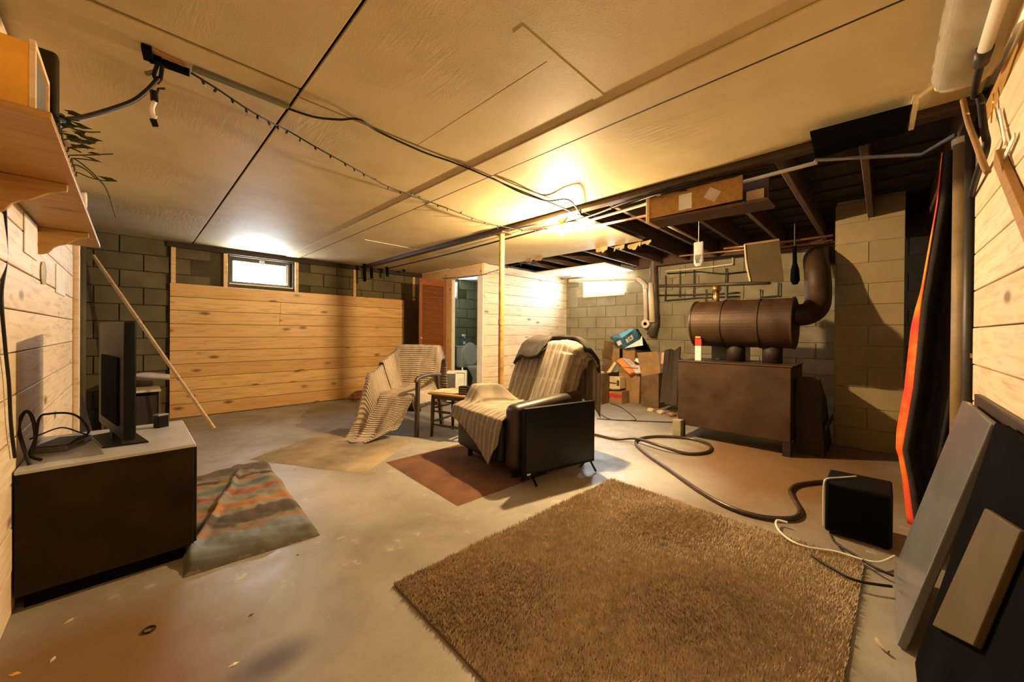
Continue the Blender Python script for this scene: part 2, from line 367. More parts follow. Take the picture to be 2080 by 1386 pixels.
def pl(tab, t):
    """piecewise-linear table lookup; values may be tuples"""
    if t <= tab[0][0]: return tab[0][1]
    for (a, va), (b, vb) in zip(tab, tab[1:]):
        if t <= b:
            k = (t-a)/(b-a)
            return tuple(x+(y-x)*k for x, y in zip(va, vb)) if isinstance(va, tuple) else va+(vb-va)*k
    return tab[-1][1]
def nz(x, y=0.0, z=0.0): return noise.noise(Vector((x, y, z)))
# ------------------------------------------------------------------ structure
XL, YR, XF, YB = -0.34, -0.315, 6.10, 6.30      # left wall, right wall, far block wall, back wall
XB, YP = 3.90, 4.50                               # front and side faces of the corner closet room
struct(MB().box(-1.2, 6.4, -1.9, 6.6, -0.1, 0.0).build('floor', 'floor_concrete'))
_cache = {}
def piece(name, size, mat, parent, loc, rot=(0, 0, 0), bevel=0.003):
    key = (name, tuple(round(x, 4) for x in size), mat)
    if key not in _cache:
        me = MB().box(-size[0]/2, size[0]/2, -size[1]/2, size[1]/2, -size[2]/2, size[2]/2).build(name, mat, parent, bevel=bevel, seg=1)
        _cache[key] = me; me.location = loc; me.rotation_euler = rot; return me
    o = dup(_cache[key], parent, loc, rot); return o
def planks(parent, p0, p1, z0, rows, h, th, mat, nrm, breaks=True, gap=0.005, name='plank'):
    """horizontal boards from p0 to p1 (plan points) standing proud of a wall along nrm"""
    a = Vector((*p0, 0)); b = Vector((*p1, 0)); L = (b-a).length; d = (b-a)/L; rz = math.atan2(d.y, d.x)
    n = Vector((*nrm, 0))
    for r in range(rows):
        cuts = [0.0, L]
        if breaks and L > 2.2 and random.random() < 0.25: cuts = [0.0, round(random.uniform(0.35, 0.65)*L, 2), L]
        for c0, c1 in zip(cuts, cuts[1:]):
            c = a + d*(c0+c1)/2 + n*(th/2+random.uniform(0, 0.002))
            piece(name, (c1-c0-0.002, th, h-gap), mat, parent, (c.x, c.y, z0+h*(r+0.5)), (0, 0, rz), 0.0025)
def blocks(parent, p0, p1, z0, z1, mat, nrm, skip=None, bw=0.40, bh=0.20, th=0.02):
    a = Vector((*p0, 0)); b = Vector((*p1, 0)); L = (b-a).length; d = (b-a)/L; rz = math.atan2(d.y, d.x); n = Vector((*nrm, 0))
    row = int(round(z0/bh)); z = row*bh
    while z < z1-0.02:
        s = -(bw/2 if row % 2 else 0.0); hh = min(bh, z1-z)
        while s < L-0.01:
            s0, s1 = max(0, s), min(L, s+bw)
            if s1-s0 > 0.04 and not (skip and skip(a+d*s0, a+d*s1, z, z+hh)):
                c = a+d*(s0+s1)/2+n*(th/2+random.uniform(-0.001, 0.001))
                piece('block', (round(s1-s0-0.010, 3), th, round(hh-0.010, 3)), mat, parent, (c.x, c.y, z+hh/2), (0, 0, rz), 0.004)
            s += bw
        z += bh; row += 1
def wall_with_hole(name, mat, axis, pos, depth, a0, a1, hole, z1=2.45):
    """wall slab normal to axis, its room face at pos, extending depth outward, with one window hole (a,b,z0,z1)"""
    m = MB()
    def bx(u0, u1, z0, z1):
        lo, hi = sorted((pos, pos+depth))
        if axis == 'X': m.box(lo, hi, u0, u1, z0, z1)
        else: m.box(u0, u1, lo, hi, z0, z1)
    if hole:
        h0, h1, k0, k1 = hole
        bx(a0, h0, 0, z1); bx(h1, a1, 0, z1); bx(h0, h1, 0, k0); bx(h0, h1, k1, z1)
    else: bx(a0, a1, 0, z1)
    return struct(m.build(name, mat))
W1 = (0.93, 1.70, 1.735, 2.12); W2 = (3.25, 4.04, 1.825, 2.13)
# back wall (panelled) and its closet-room continuation, with their windows
wb = wall_with_hole('wall_back', 'mortar_dark', 'Y', YB, 0.24, -1.2, XB, W1)
def sk1(a, b, z0, z1): return b.x > W1[0]-0.02 and a.x < W1[1]+0.02 and z1 > W1[2]+0.01
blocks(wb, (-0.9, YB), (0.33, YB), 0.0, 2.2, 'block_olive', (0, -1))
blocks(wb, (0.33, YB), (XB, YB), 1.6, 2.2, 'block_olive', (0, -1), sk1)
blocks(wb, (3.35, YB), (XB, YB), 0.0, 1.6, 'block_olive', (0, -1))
wc = wall_with_hole('wall_closet_back', 'mortar_dark', 'Y', YB, 0.24, XB+0.1, 6.3, (4.20, 4.70, 1.84, 2.14))
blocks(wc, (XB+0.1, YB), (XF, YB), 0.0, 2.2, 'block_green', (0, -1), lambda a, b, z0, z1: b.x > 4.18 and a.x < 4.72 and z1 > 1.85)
# far block wall
wf = wall_with_hole('wall_far', 'mortar_tan', 'X', XF, 0.24, -1.2, YB+0.24, W2)
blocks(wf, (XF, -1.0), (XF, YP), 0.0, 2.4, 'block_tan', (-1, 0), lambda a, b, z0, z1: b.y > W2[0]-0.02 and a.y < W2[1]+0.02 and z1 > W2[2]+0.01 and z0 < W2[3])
# left wall: pale pine planks on studs, ends at Y 4.48; recess beyond
wl = struct(MB().box(XL-0.10, XL, YR-0.1, 4.48, 0, 2.23).build('wall_left', 'felt_board'))
planks(wl, (XL, YR), (XL, 4.47), 0.0, 13, 0.168, 0.018, 'pine_pale', (1, 0))
struct(MB().box(-1.2, -0.9, 4.3, YB, 0, 2.23).build('wall_recess', 'mortar_dark'))
struct(MB().box(XL-0.02, XL+0.022, 4.475, 4.505, 0, 2.0).build('trim_1', 'wood_orange', bevel=0.003))
struct(MB().box(XL-0.03, XL+0.05, 4.51, 4.60, 0, 1.98).build('trim_2', 'pine_pale', bevel=0.003))
# right wall: pale pine planks X -0.34 .. 2.72
wr = struct(MB().box(XL-0.1, 2.72, YR-0.10, YR, 0, 1.94).box(2.2, 2.72, YR-0.10, YR-0.06, 1.94, 2.23).build('wall_right', 'felt_board'))
planks(wr, (2.72, YR), (XL, YR), 0.132, 11, 0.168, 0.018, 'pine_pale', (0, 1))
hb = struct(MB().box(XL, 2.72, YR-0.05, YR+0.004, 1.985, 2.115).build('trim_3', 'wood_orange', bevel=0.004))
# stair room behind the right wall
struct(MB().box(XL-0.1, 2.86, -1.9, -1.8, 0, 2.235).build('wall_stair', 'white_paint'))
struct(MB().box(2.722, 2.86, -1.8, YR-0.02, 0, 2.235).build('wall_stair_end', 'felt_board'))
struct(MB().box(XL-0.2, XL-0.1, -1.9, YR, 0, 2.235).build('wall_stair_side', 'white_paint'))
struct(MB().box(XL-0.2, 2.86, -1.9, YR-0.005, 2.235, 2.26).build('ceiling', 'ceiling_white'))
# dark passage behind the curtain
struct(MB().box(2.86, 6.3, -1.2, -1.0, 0, 2.5).build('wall_passage', 'mortar_dark'))
# ceiling over the finished part: dark backing with separate sheets
ce = struct(MB().box(XL-0.6, 2.72, YR, 6.5, 2.235, 2.26).box(2.72, XB+0.2, 2.0, 6.5, 2.235, 2.26).box(-1.2, XL-0.6, 4.2, 6.5, 2.235, 2.26).box(XB+0.2, 4.27, 2.0, YP, 2.235, 2.26).build('ceiling', 'dark_gap'))
def sheet(x0, x1, y0, y1, z=CEIL, mat='ceiling_sheet', tilt=0.0):
    g = 0.004
    m = MB().hexa([(x0+g, y0+g, z), (x1-g, y0+g, z-tilt), (x1-g, y1-g, z-tilt), (x0+g, y1-g, z)], [(x0+g, y0+g, z+0.012), (x1-g, y0+g, z+0.012-tilt), (x1-g, y1-g, z+0.012-tilt), (x0+g, y1-g, z+0.012)])
    return m.build('ceiling_sheet', mat, ce, bevel=0.002, seg=1)
sheet(XL, 0.54, YR, 1.89); sheet(XL-0.55, 0.54, 1.90, YB)
MB().box(0.549, 1.746, YR, 0.95, CEIL, CEIL+0.012).box(0.549, 1.176, 0.95, 1.956, CEIL, CEIL+0.012).build('ceiling_sheet', 'ceiling_sheet', ce)
MB().box(1.181, 1.746, 0.9505, 1.956, CEIL, CEIL+0.012).build('ceiling_sheet', 'ceiling_sheet', ce); sheet(0.545, 1.75, 1.965, YB)
sheet(1.765, 2.71, YR, 2.00, z=2.203); sheet(1.765, 2.71, 2.005, YB, z=2.203)
sheet(2.80, 4.25, 2.02, YP, z=2.203); sheet(2.80, XB, YP, YB, z=2.203)
MB().box(1.58, 1.752, YR, 6.2, 2.190, 2.1985).build('sagging_strip', 'ceiling_sheet', ce, bevel=0.003)
MB().box(0.98, 1.60, 0.925, 0.975, 2.1985, 2.1998).build('seam_tape', 'ceiling_sheet', ce)
MB().box(1.753, 1.763, YR, 6.2, 2.191, 2.198).build('seam_batten', 'dark_gap', ce)
MB().box(2.712, 2.798, YR, 6.25, 2.165, 2.23).build('beam', 'wood_dark', ce, bevel=0.004)
# unfinished part: subfloor, joists, white sheet by the far window
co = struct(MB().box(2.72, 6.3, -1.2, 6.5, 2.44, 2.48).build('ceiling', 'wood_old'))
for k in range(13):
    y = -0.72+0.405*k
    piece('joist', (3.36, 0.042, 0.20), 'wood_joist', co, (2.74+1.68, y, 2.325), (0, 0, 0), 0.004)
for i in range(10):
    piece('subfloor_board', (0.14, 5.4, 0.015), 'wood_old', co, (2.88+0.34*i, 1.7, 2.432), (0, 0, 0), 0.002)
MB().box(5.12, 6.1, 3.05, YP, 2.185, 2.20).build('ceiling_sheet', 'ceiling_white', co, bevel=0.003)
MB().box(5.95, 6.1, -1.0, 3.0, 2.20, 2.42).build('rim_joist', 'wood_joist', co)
# closet room: front face X=3.9 (doorway), side face Y=4.5 (pine planks)
cf = struct(MB().box(XB, XB+0.1, 5.36, YB, 0, 2.23).box(XB, XB+0.1, YP, 4.60, 0, 2.23).box(XB, XB+0.1, 4.60, 5.36, 2.03, 2.23).build('wall_closet_front', 'white_paint'))
struct(MB().box(XB-0.018, XB, 5.30, 5.50, 0, 2.03).build('trim_4', 'pine_stud', bevel=0.003))
struct(MB().box(XB-0.018, XB, YP-0.018, 4.615, 0, 2.03).build('trim_5', 'white_paint', bevel=0.003))
struct(MB().box(XB-0.016, XB, YP, YB-0.02, 2.035, 2.20).build('trim_6', 'pine_stud', bevel=0.003))
cs = struct(MB().box(XB+0.1, XF, YP, YP+0.1, 0, 2.23).build('wall_closet_side', 'felt_board'))
planks(cs, (XB, YP), (XF, YP), 0.046, 12, 0.169, 0.018, 'pine_pale', (0, -1), gap=0.004)
planks(cs, (XB, YP), (XF, YP), 2.076, 1, 0.12, 0.018, 'pine_pale', (0, -1), gap=0.004)
struct(MB().box(XB+0.1, XF, YP+0.1, YB, 2.2, 2.23).build('ceiling', 'ceiling_white'))
# varnished panelling on the back wall with furring strips
for k, x in enumerate((0.363, 0.882, 1.74, 2.607, 3.713)):
    struct(MB().box(x-0.022, x+0.022, YB-0.052, YB-0.020, 0.02, 2.13).build('trim_%d' % (7+k), 'pine_stud', bevel=0.002))
pp = struct(MB().box(0.335, 3.52, YB-0.056, YB-0.053, 0.02, 1.66).build('wall_panelling', 'felt_board'))
planks(pp, (0.33, YB-0.056), (3.50, YB-0.056), 0.005, 10, 0.168, 0.016, 'pine_varnished', (0, -1), breaks=True)
MB().box(3.50, 3.88, YB-0.074, YB-0.058, 0.0, 1.69).build('side_board', 'wood_joist', pp, bevel=0.003)  # added dark board, imitates the panelling's end lying in shadow
MB().box(0.30, XB-0.02, YB-0.06, YB-0.021, 2.13, 2.2).build('top_plate', 'wood_old', wb, bevel=0.004)
# windows
def window(name, axis, pos, out, a0, a1, z0, z1, pane_mat, frame_mat, sill_mat, inset=0.13, e=0.028):
    m = MB(); s = 1 if out > 0 else -1
    def bx(mb, u0, u1, d0, d1, za, zb):
        lo, hi = sorted((pos+s*d0, pos+s*d1))
        if axis == 'X': mb.box(lo, hi, u0, u1, za, zb)
        else: mb.box(u0, u1, lo, hi, za, zb)
        return mb
    f = MB()
    bx(f, a0, a1, inset-0.03, inset+0.03, z0, z0+e); bx(f, a0, a1, inset-0.03, inset+0.03, z1-e, z1)
    bx(f, a0, a0+e, inset-0.03, inset+0.03, z0+e, z1-e); bx(f, a1-e, a1, inset-0.03, inset+0.03, z0+e, z1-e)
    o = struct(f.build(name, frame_mat, bevel=0.003))
    p = bx(MB(), a0+e, a1-e, inset, inset+0.006, z0+e, z1-e).build('pane', pane_mat, o)
    bx(MB(), a0, a1, 0.0, inset-0.03, z0, z0+0.012).build('sill', sill_mat, o)
    return o
w1 = window('window_1', 'Y', YB, 1, W1[0], W1[1], W1[2], W1[3], 'pane_day1', 'steel_dark', 'white_paint', 0.11, 0.052)
bx = MB().obox((1.32, YB+0.08, 2.085), (0.06, 0.03, 0.06)).build('latch', 'paper_white', w1, bevel=0.004)
MB().box(1.62, 1.655, YB+0.06, YB+0.09, 1.78, 2.09).build('sash_stop', 'steel_grey', w1, bevel=0.003)
w2 = window('window_2', 'X', XF, 1, W2[0], W2[1], W2[2], W2[3], 'pane_day2', 'white_paint', 'white_paint', 0.10)
MB().box(XF-0.035, XF, W2[0]-0.03, W2[1]+0.05, W2[2]-0.045, W2[2]).box(XF-0.035, XF, W2[1], W2[1]+0.05, W2[2], W2[3]).build('casing', 'white_paint', w2, bevel=0.003)
w3 = window('window_3', 'Y', YB, 1, 4.20, 4.70, 1.84, 2.14, 'pane_day3', 'white_paint', 'white_paint', 0.10)
MB().box(4.70, 4.74, YB-0.03, YB, 1.82, 2.14).box(4.2, 4.74, YB-0.03, YB, 1.80, 1.84).build('casing', 'white_paint', w3, bevel=0.003)
# ------------------------------------------------------------------ lamps
def bulb_lamp(name, label, x, y, ztop, watt, zb):
    t = thing(name, label, 'lamp', (x, y, ztop))
    MB().lathe([(0.001, ztop), (0.055, ztop), (0.055, ztop-0.018), (0.035, ztop-0.045), (0.022, ztop-0.06), (0.021, ztop-0.085), (0.001, ztop-0.085)], (x, y, 0)).build('socket', 'socket_amber', t, smooth=True)
    z0 = ztop-0.080
    MB().lathe([(0.001, z0), (0.014, z0), (0.016, z0-0.02), (0.029, z0-0.05), (0.032, z0-0.068), (0.027, z0-0.088), (0.014, z0-0.100), (0.001, z0-0.104)], (x, y, 0), 20).build('glass_bulb', 'bulb_lit', t, smooth=True)
    d = bpy.data.lights.new('bulb_light', 'POINT'); d.energy = watt; d.color = BULB_COL; d.shadow_soft_size = 0.032
    o = bpy.data.objects.new('bulb_light', d); COL.objects.link(o); o.parent = t; o.location = (0, 0, zb-ztop)
    return t
bulb_lamp('ceiling_lamp', 'lit bare bulb in porcelain socket on the ceiling by the string lights', 2.86, 2.17, 2.203, BULB_W, 2.02)
bulb_lamp('ceiling_lamp', 'lit bare bulb in the stair room behind the pine right wall', 1.35, -1.0, 2.235, SIDE_W, 2.02)
# ------------------------------------------------------------------ post and columns
t = thing('support_post', 'yellowed round steel post standing behind the plaid-covered recliner', 'post', (2.775, 2.90, 0))
MB().cyl((2.775, 2.90, 0.01), (2.775, 2.90, 2.15), 0.030, n=20).build('shaft', 'post_yellow', t, smooth=False)
MB().cyl((2.775, 2.90, 1.18), (2.775, 2.90, 1.24), 0.034, n=20).build('collar', 'post_yellow', t)
MB().box(2.70, 2.85, 2.82, 2.98, 2.15, 2.163).build('top_plate', 'rust', t, bevel=0.002)
MB().box(2.70, 2.85, 2.82, 2.98, 0.0, 0.01).build('base_plate', 'rust', t, bevel=0.002)
t = thing('support_post', 'tan round column beside the end of the pine right wall', 'post', (2.92, -0.285, 0))
MB().cyl((2.92, -0.285, 0.0), (2.92, -0.285, 2.06), 0.040, n=24).build('shaft', 'column_tan', t, smooth=True)
MB().cyl((2.92, -0.285, 2.06), (2.92, -0.285, 2.09), 0.046, n=24).build('cap', 'pvc_cream', t)
t = thing('conduit_pipe', 'dark vertical conduit fixed to the corner of the pine right wall', 'pipe', (2.765, -0.288, 0))
MB().cyl((2.765, -0.288, 0.0), (2.765, -0.288, 2.10), 0.020, n=14).build('pipe', 'steel_dark', t, smooth=True)
MB().box(2.735, 2.795, -0.335, -0.29, 1.0, 1.02).build('clip', 'brass', t); MB().box(2.735, 2.795, -0.335, -0.29, 1.75, 1.77).build('clip', 'brass', t)
# ------------------------------------------------------------------ louvred door standing open
R = thing('louvered_door', 'reddish brown louvered door standing open at the closet doorway', 'door', (3.37, 5.46, 0.0))
x0, x1, yd, d0, d1 = 3.35, 3.875, 5.47, 0.02, 2.00
MB().box(x0, x0+0.05, yd-0.017, yd+0.017, d0, d1).build('stile', 'wood_louver', R, bevel=0.003)
MB().box(x1-0.05, x1, yd-0.017, yd+0.017, d0, d1).build('stile', 'wood_louver', R, bevel=0.003)
for z0, z1 in ((d0, d0+0.12), (0.78, 0.86), (d1-0.11, d1)):
    MB().box(x0+0.05, x1-0.05, yd-0.015, yd+0.015, z0, z1).build('rail', 'wood_louver', R, bevel=0.002)
sl = None
for z in [d0+0.145+0.030*k for k in range(21)]+[0.885+0.030*k for k in range(34)]:
    if sl is None: sl = MB().obox((0, 0, 0), (x1-x0-0.10, 0.034, 0.006), (0.7, 0, 0)).build('slat', 'wood_louver', R, raw=True) 
    s2 = sl if z == d0+0.145 else dup(sl, R)
    s2.location = Vector(((x0+x1)/2, yd, z))-OFF[R.name]
MB().lathe([(0.004, 0), (0.006, 0.012), (0.015, 0.02), (0.016, 0.03), (0.002, 0.036)], (0, 0, 0), 14, axis='Y').build('knob', 'porcelain', R, smooth=True, loc=Vector((x0+0.028, yd-0.017-0.036, 1.00))-OFF[R.name])
# ------------------------------------------------------------------ fixtures in the closet room
T = thing('toilet', 'white toilet with raised oval lid in the closet room', 'toilet', (4.92, 5.95, 0))
MB().box(4.70, 5.10, 6.06, 6.26, 0.38, 0.80).build('tank', 'porcelain', T, bevel=0.03, seg=4)
MB().box(4.69, 5.11, 6.05, 6.265, 0.80, 0.83).build('tank_lid', 'porcelain', T, bevel=0.01, seg=3)
MB().lathe([(0.11, 0.0), (0.12, 0.05), (0.10, 0.18), (0.16, 0.32), (0.195, 0.38), (0.19, 0.40), (0.12, 0.40), (0.001, 0.33)], (4.90, 5.78, 0), 28, sy=1.3).build('bowl', 'porcelain', T, smooth=True)
MB().lathe([(0.13, 0.40), (0.20, 0.40), (0.20, 0.42), (0.13, 0.42)], (4.90, 5.78, 0), 28, sy=1.3).build('seat', 'white_plastic', T, smooth=False)
MB().prism([(0.19*math.cos(a), 0.235*math.sin(a)+0.235) for a in [2*math.pi*k/28 for k in range(28)]], (4.90, 6.02, 0.43), (1, 0, 0), (0, 0.08, 0.997), 0.02).build('lid', 'white_plastic', T, bevel=0.006)
B = thing('spray_bottle', 'dark spray bottle with white trigger on the toilet tank', 'bottle', (4.80, 6.15, 0.83))
MB().lathe([(0.001, 0.831), (0.042, 0.831), (0.044, 0.85), (0.044, 0.93), (0.03, 0.98), (0.014, 1.0), (0.013, 1.02), (0.001, 1.02)], (4.80, 6.15, 0), 18).build('bottle_body', 'box_blue', B, smooth=True)
MB().box(4.77, 4.83, 6.105, 6.106, 0.86, 0.92).build('label_patch', 'paper_white', B)
MB().box(4.775, 4.825, 6.10, 6.17, 1.02, 1.065).box(4.79, 4.81, 6.095, 6.105, 0.985, 1.03).build('trigger', 'white_plastic', B, bevel=0.006)
H = thing('dehumidifier', 'white portable dehumidifier standing by the closet doorway', 'appliance', (3.62, 4.72, 0))
hx, hy = 3.60, 4.76; rr = -0.78
def hl(a, b, z): return Vector((hx+a*math.cos(rr)-b*math.sin(rr), hy+a*math.sin(rr)+b*math.cos(rr), z))
def hbox(m, a0, a1, b0, b1, z0, z1):
    return m.hexa([hl(a0, b0, z0), hl(a1, b0, z0), hl(a1, b1, z0), hl(a0, b1, z0)], [hl(a0, b0, z1), hl(a1, b0, z1), hl(a1, b1, z1), hl(a0, b1, z1)])
hbox(MB(), -0.15, 0.15, -0.10, 0.10, 0.02, 0.50).build('housing', 'white_plastic', H, bevel=0.015, seg=3)
hbox(MB(), -0.145, -0.02, -0.104, -0.10, 0.06, 0.46).build('grille', 'steel_grey', H)
hbox(MB(), 0.03, 0.13, -0.106, -0.10, 0.12, 0.40).build('control_panel', 'paper_white', H)
hbox(hbox(hbox(MB(), -0.01, 0.0, -0.125, -0.10, 0.1, 0.49), 0.135, 0.145, -0.125, -0.10, 0.1, 0.49), -0.01, 0.145, -0.125, -0.10, 0.48, 0.49).build('handle', 'white_plastic', H, bevel=0.003)
MB().cyl(hl(0.08, 0.03, 0.50), hl(0.08, 0.03, 0.545), 0.012).build('valve', 'white_plastic', H)
for a in (-0.13, 0.13): MB().cyl(hl(a, 0, 0.0), hl(a, 0, 0.02), 0.02).build('foot', 'black_plastic', H)
# rag heap at the foot of the panelling
def lump(name, label, cat, c, r, mat, seed, sq=0.5, group=None):
    bm = bmesh.new(); bmesh.ops.create_icosphere(bm, subdivisions=4, radius=1.0)
    for v in bm.verts:
        d = v.co.normalized(); k = 1+0.35*nz(d.x*2.2+seed, d.y*2.2, d.z*2.2)+0.14*nz(d.x*6+seed, d.y*6, d.z*6)
        v.co = Vector((d.x*r[0]*k, d.y*r[1]*k, max(-0.55*r[2], d.z*r[2]*k)+0.55*r[2]))
    me = bpy.data.meshes.new(name); bm.to_mesh(me); bm.free()
    for p in me.polygons: p.use_smooth = True
    o = bpy.data.objects.new(name, me); COL.objects.link(o); me.materials.append(MATS[mat]); o.location = c
    return tag(o, label, cat, group)
lump('rag_heap', 'crumpled rust brown rag at the foot of the panelling', 'rag', (2.62, 6.02, 0.0), (0.17, 0.10, 0.09), 'rag', 3)
# ------------------------------------------------------------------ quilt-covered armchair (front along local -Y)
CH = thing('armchair', 'dark wooden open-arm chair hidden under a ribbed beige blanket', 'chair', (2.20, 3.86, 0), math.radians(-62), local=True)
MB().hexa([(-0.25, 0.17, 0.30), (0.25, 0.17, 0.30), (0.25, 0.25, 0.30), (-0.25, 0.25, 0.30)], [(-0.25, 0.30, 0.90), (0.25, 0.30, 0.90), (0.25, 0.38, 0.90), (-0.25, 0.38, 0.90)]).build('backrest', 'leather_brown', CH, bevel=0.03, seg=3)
MB().box(-0.25, 0.25, -0.28, 0.22, 0.30, 0.42).build('seat', 'leather_brown', CH, bevel=0.03, seg=3)
for s in (-1, 1):
    MB().beam((s*0.30, -0.27, 0.0), (s*0.30, -0.25, 0.60), 0.035, 0.045).build('leg', 'wood_dark', CH, bevel=0.004)
    MB().beam((s*0.30, 0.30, 0.0), (s*0.30, 0.18, 0.60), 0.035, 0.045).build('leg', 'wood_dark', CH, bevel=0.004)
    MB().tube(smoothpath([(s*0.30, -0.285, 0.575), (s*0.30, -0.24, 0.615), (s*0.30, 0.0, 0.625), (s*0.30, 0.24, 0.60)], 6), 0.022, 8).build('arm', 'wood_dark', CH, smooth=True)
MB().beam((-0.30, -0.20, 0.27), (0.30, -0.20, 0.27), 0.04, 0.04).beam((-0.30, 0.20, 0.27), (0.30, 0.20, 0.27), 0.04, 0.04).build('stretcher', 'wood_dark', CH, bevel=0.003)
prof = [(0.0, (0.46, 0.42)), (0.13, (0.43, 0.78)), (0.20, (0.385, 0.925)), (0.24, (0.335, 0.945)), (0.28, (0.275, 0.92)), (0.50, (0.165, 0.485)), (0.54, (0.10, 0.45)), (0.68, (-0.24, 0.445)), (0.73, (-0.315, 0.41)), (0.94, (-0.50, 0.07)), (0.97, (-0.56, 0.018)), (1.0, (-0.66, 0.012))]
def chair_cover(u, v):
    y, z = pl(prof, v); x = (u-0.5)*0.58
    # widens and slides to the chair's left as it runs to the floor; hangs down at the sides of back and seat
    if v > 0.70:
        k = (v-0.70)/0.30; x = x*(1-0.22*k) - 0.10*k; y -= 0.05*k*max(0, 0.5-u)
        fold = 0.026*k*math.sin(u*17+2.0*v); y -= fold; z = max(0.012, z+0.03*k*max(0, nz(u*4, v*5, 2)))
        if u > 0.62: z += (u-0.62)*0.25*k; y += (u-0.62)*0.50*k
    if u > 0.93 and 0.16 < v < 0.72:
        k = (u-0.93)/0.07; z -= 0.16*k; x += 0.012*k
    if u < 0.32 and 0.12 < v < 0.90:      # far side runs out over the hidden arm and down outside it
        b = min(1, (v-0.12)/0.16)*min(1, (0.90-v)/0.16); k = (0.32-u)/0.32
        xo = pl([(0.0, -0.10), (0.35, -0.235), (0.55, -0.285), (0.8, -0.335), (1.0, -0.375)], k)
        arm = pl([(0.0, 0.30), (0.30, 0.52+0.25*max(0, y+0.26)), (0.5, 0.64+0.48*max(0, y+0.26)), (0.72, 0.645+0.45*max(0, y+0.26)), (0.85, 0.57+0.4*max(0, y+0.26)), (1.0, 0.36+0.2*max(0, y+0.26))], k)
        zt = max(z, arm) if k < 0.75 else max(arm, z-0.25*(k-0.75)/0.25)
        x = x*(1-b)+xo*b; z = z*(1-b)+zt*b; y += 0.10*b*k*(1 if v > 0.6 else 0)
    w = 0.016*nz(u*4, v*6, 1)+0.008*nz(u*11, v*13, 4); y -= abs(w)*0.8; z += abs(w)*0.5
    return (x, y, z)
cov = MB().grid(chair_cover, 56, 120).build('ribbed_blanket', 'throw_quilted', None, loc=CH.location, rot=CH.rotation_euler, smooth=True, solid=0.008)
tag(cov, 'ribbed beige blanket draped over the wooden armchair down to the mat', 'blanket')
# ------------------------------------------------------------------ small side table between the chairs
TB = thing('side_table', 'small worn wooden side table between the two covered chairs', 'table', (2.46, 3.22, 0), math.radians(-74), local=True)
MB().box(-0.25, 0.25, -0.21, 0.21, 0.445, 0.465).build('tabletop', 'wood_orange', TB, bevel=0.006)
MB().box(-0.21, 0.21, -0.18, -0.165, 0.40, 0.445).box(-0.21, 0.21, 0.165, 0.18, 0.40, 0.445).box(-0.21, -0.195, -0.165, 0.165, 0.40, 0.445).box(0.195, 0.21, -0.165, 0.165, 0.40, 0.445).build('apron', 'wood_dark', TB)
for sx in (-1, 1):
    for sy in (-1, 1):
        lg = MB().tube([(sx*0.205, sy*0.17, 0.445), (sx*0.207, sy*0.172, 0.36), (sx*0.21, sy*0.175, 0.20), (sx*0.215, sy*0.18, 0.0)], [0.021, 0.022, 0.020, 0.014], 10).build('leg', 'wood_dark', TB, smooth=True)
def spindle(p, q):
    p = Vector(p); q = Vector(q); ts = [0, .12, .3, .5, .7, .88, 1]; return MB().tube([p.lerp(q, k) for k in ts], [.008, .009, .015, .012, .015, .009, .008], 8)
for z in (0.16, 0.30):
    for sx in (-1, 1): spindle((sx*0.21, -0.175, z), (sx*0.21, 0.175, z)).build('stretcher', 'wood_dark', TB, smooth=True)
    for sy in (-1, 1): spindle((-0.21, sy*0.175, z-0.03), (0.21, sy*0.175, z-0.03)).build('stretcher', 'wood_dark', TB, smooth=True)
def on_table(a, b, z):
    return TB.matrix_basis @ Vector((a, b, z))
o = MB().prism([(-0.17, -0.13), (0.15, -0.16), (0.16, 0.10), (-0.02, 0.15), (-0.16, 0.12)], (0, 0, 0), (1, 0, 0), (0, 1, 0), 0.006).build('newspaper', 'leaf_dry', None, loc=on_table(-0.10, -0.02, 0.466), rot=(0, 0, TB.rotation_euler.z+0.2))
tag(o, 'folded yellowed paper lying on the wooden side table', 'paper')
K = thing('tin_box', 'small dark lettered tin box standing on the wooden side table', 'box', on_table(0.16, -0.12, 0.466), math.radians(-60), local=True)
MB().box(-0.05, 0.05, -0.035, 0.035, 0, 0.085).build('box_body', 'black_plastic', K, bevel=0.003)
for k in range(3):
    MB().box(-0.040, 0.040, -0.0358, -0.035, 0.015+0.023*k, 0.026+0.023*k).build('label_line', 'steel_grey', K)
# ------------------------------------------------------------------ recliner (front along local -Y, camera side +X)
RC = thing('recliner', 'dark leather recliner under a striped throw beside the standing television', 'armchair', (2.44, 2.245, 0), math.radians(-98), local=True)
MB().box(-0.37, 0.37, -0.40, 0.42, 0.06, 0.36).build('base', 'leather_black', RC, bevel=0.04, seg=4)
MB().box(-0.27, 0.27, -0.45, 0.10, 0.33, 0.455).build('seat_cushion', 'leather_brown', RC, bevel=0.05, seg=4)
MB().hexa([(-0.33, 0.05, 0.40), (0.33, 0.05, 0.40), (0.34, 0.36, 0.36), (-0.34, 0.36, 0.36)], [(-0.30, 0.26, 1.00), (0.30, 0.26, 1.00), (0.30, 0.47, 0.97), (-0.30, 0.47, 0.97)]).build('backrest', 'leather_brown', RC, bevel=0.09, seg=6)
for s in (-1, 1):
    yf = -0.44 if s > 0 else -0.29
    MB().hexa([(s*0.28, yf, 0.08), (s*0.42, yf, 0.08), (s*0.42, 0.30, 0.08), (s*0.28, 0.30, 0.08)], [(s*0.27, yf+0.01, 0.54+0.02*s), (s*0.42, yf+0.01, 0.54+0.02*s), (s*0.42, 0.32, 0.58+0.04*s), (s*0.27, 0.32, 0.58+0.04*s)]).build('arm', 'leather_brown', RC, bevel=0.055, seg=5)
MB().box(-0.39, 0.27, -0.46, -0.28, 0.10, 0.45).build('footrest', 'leather_black', RC, bevel=0.04, seg=4)
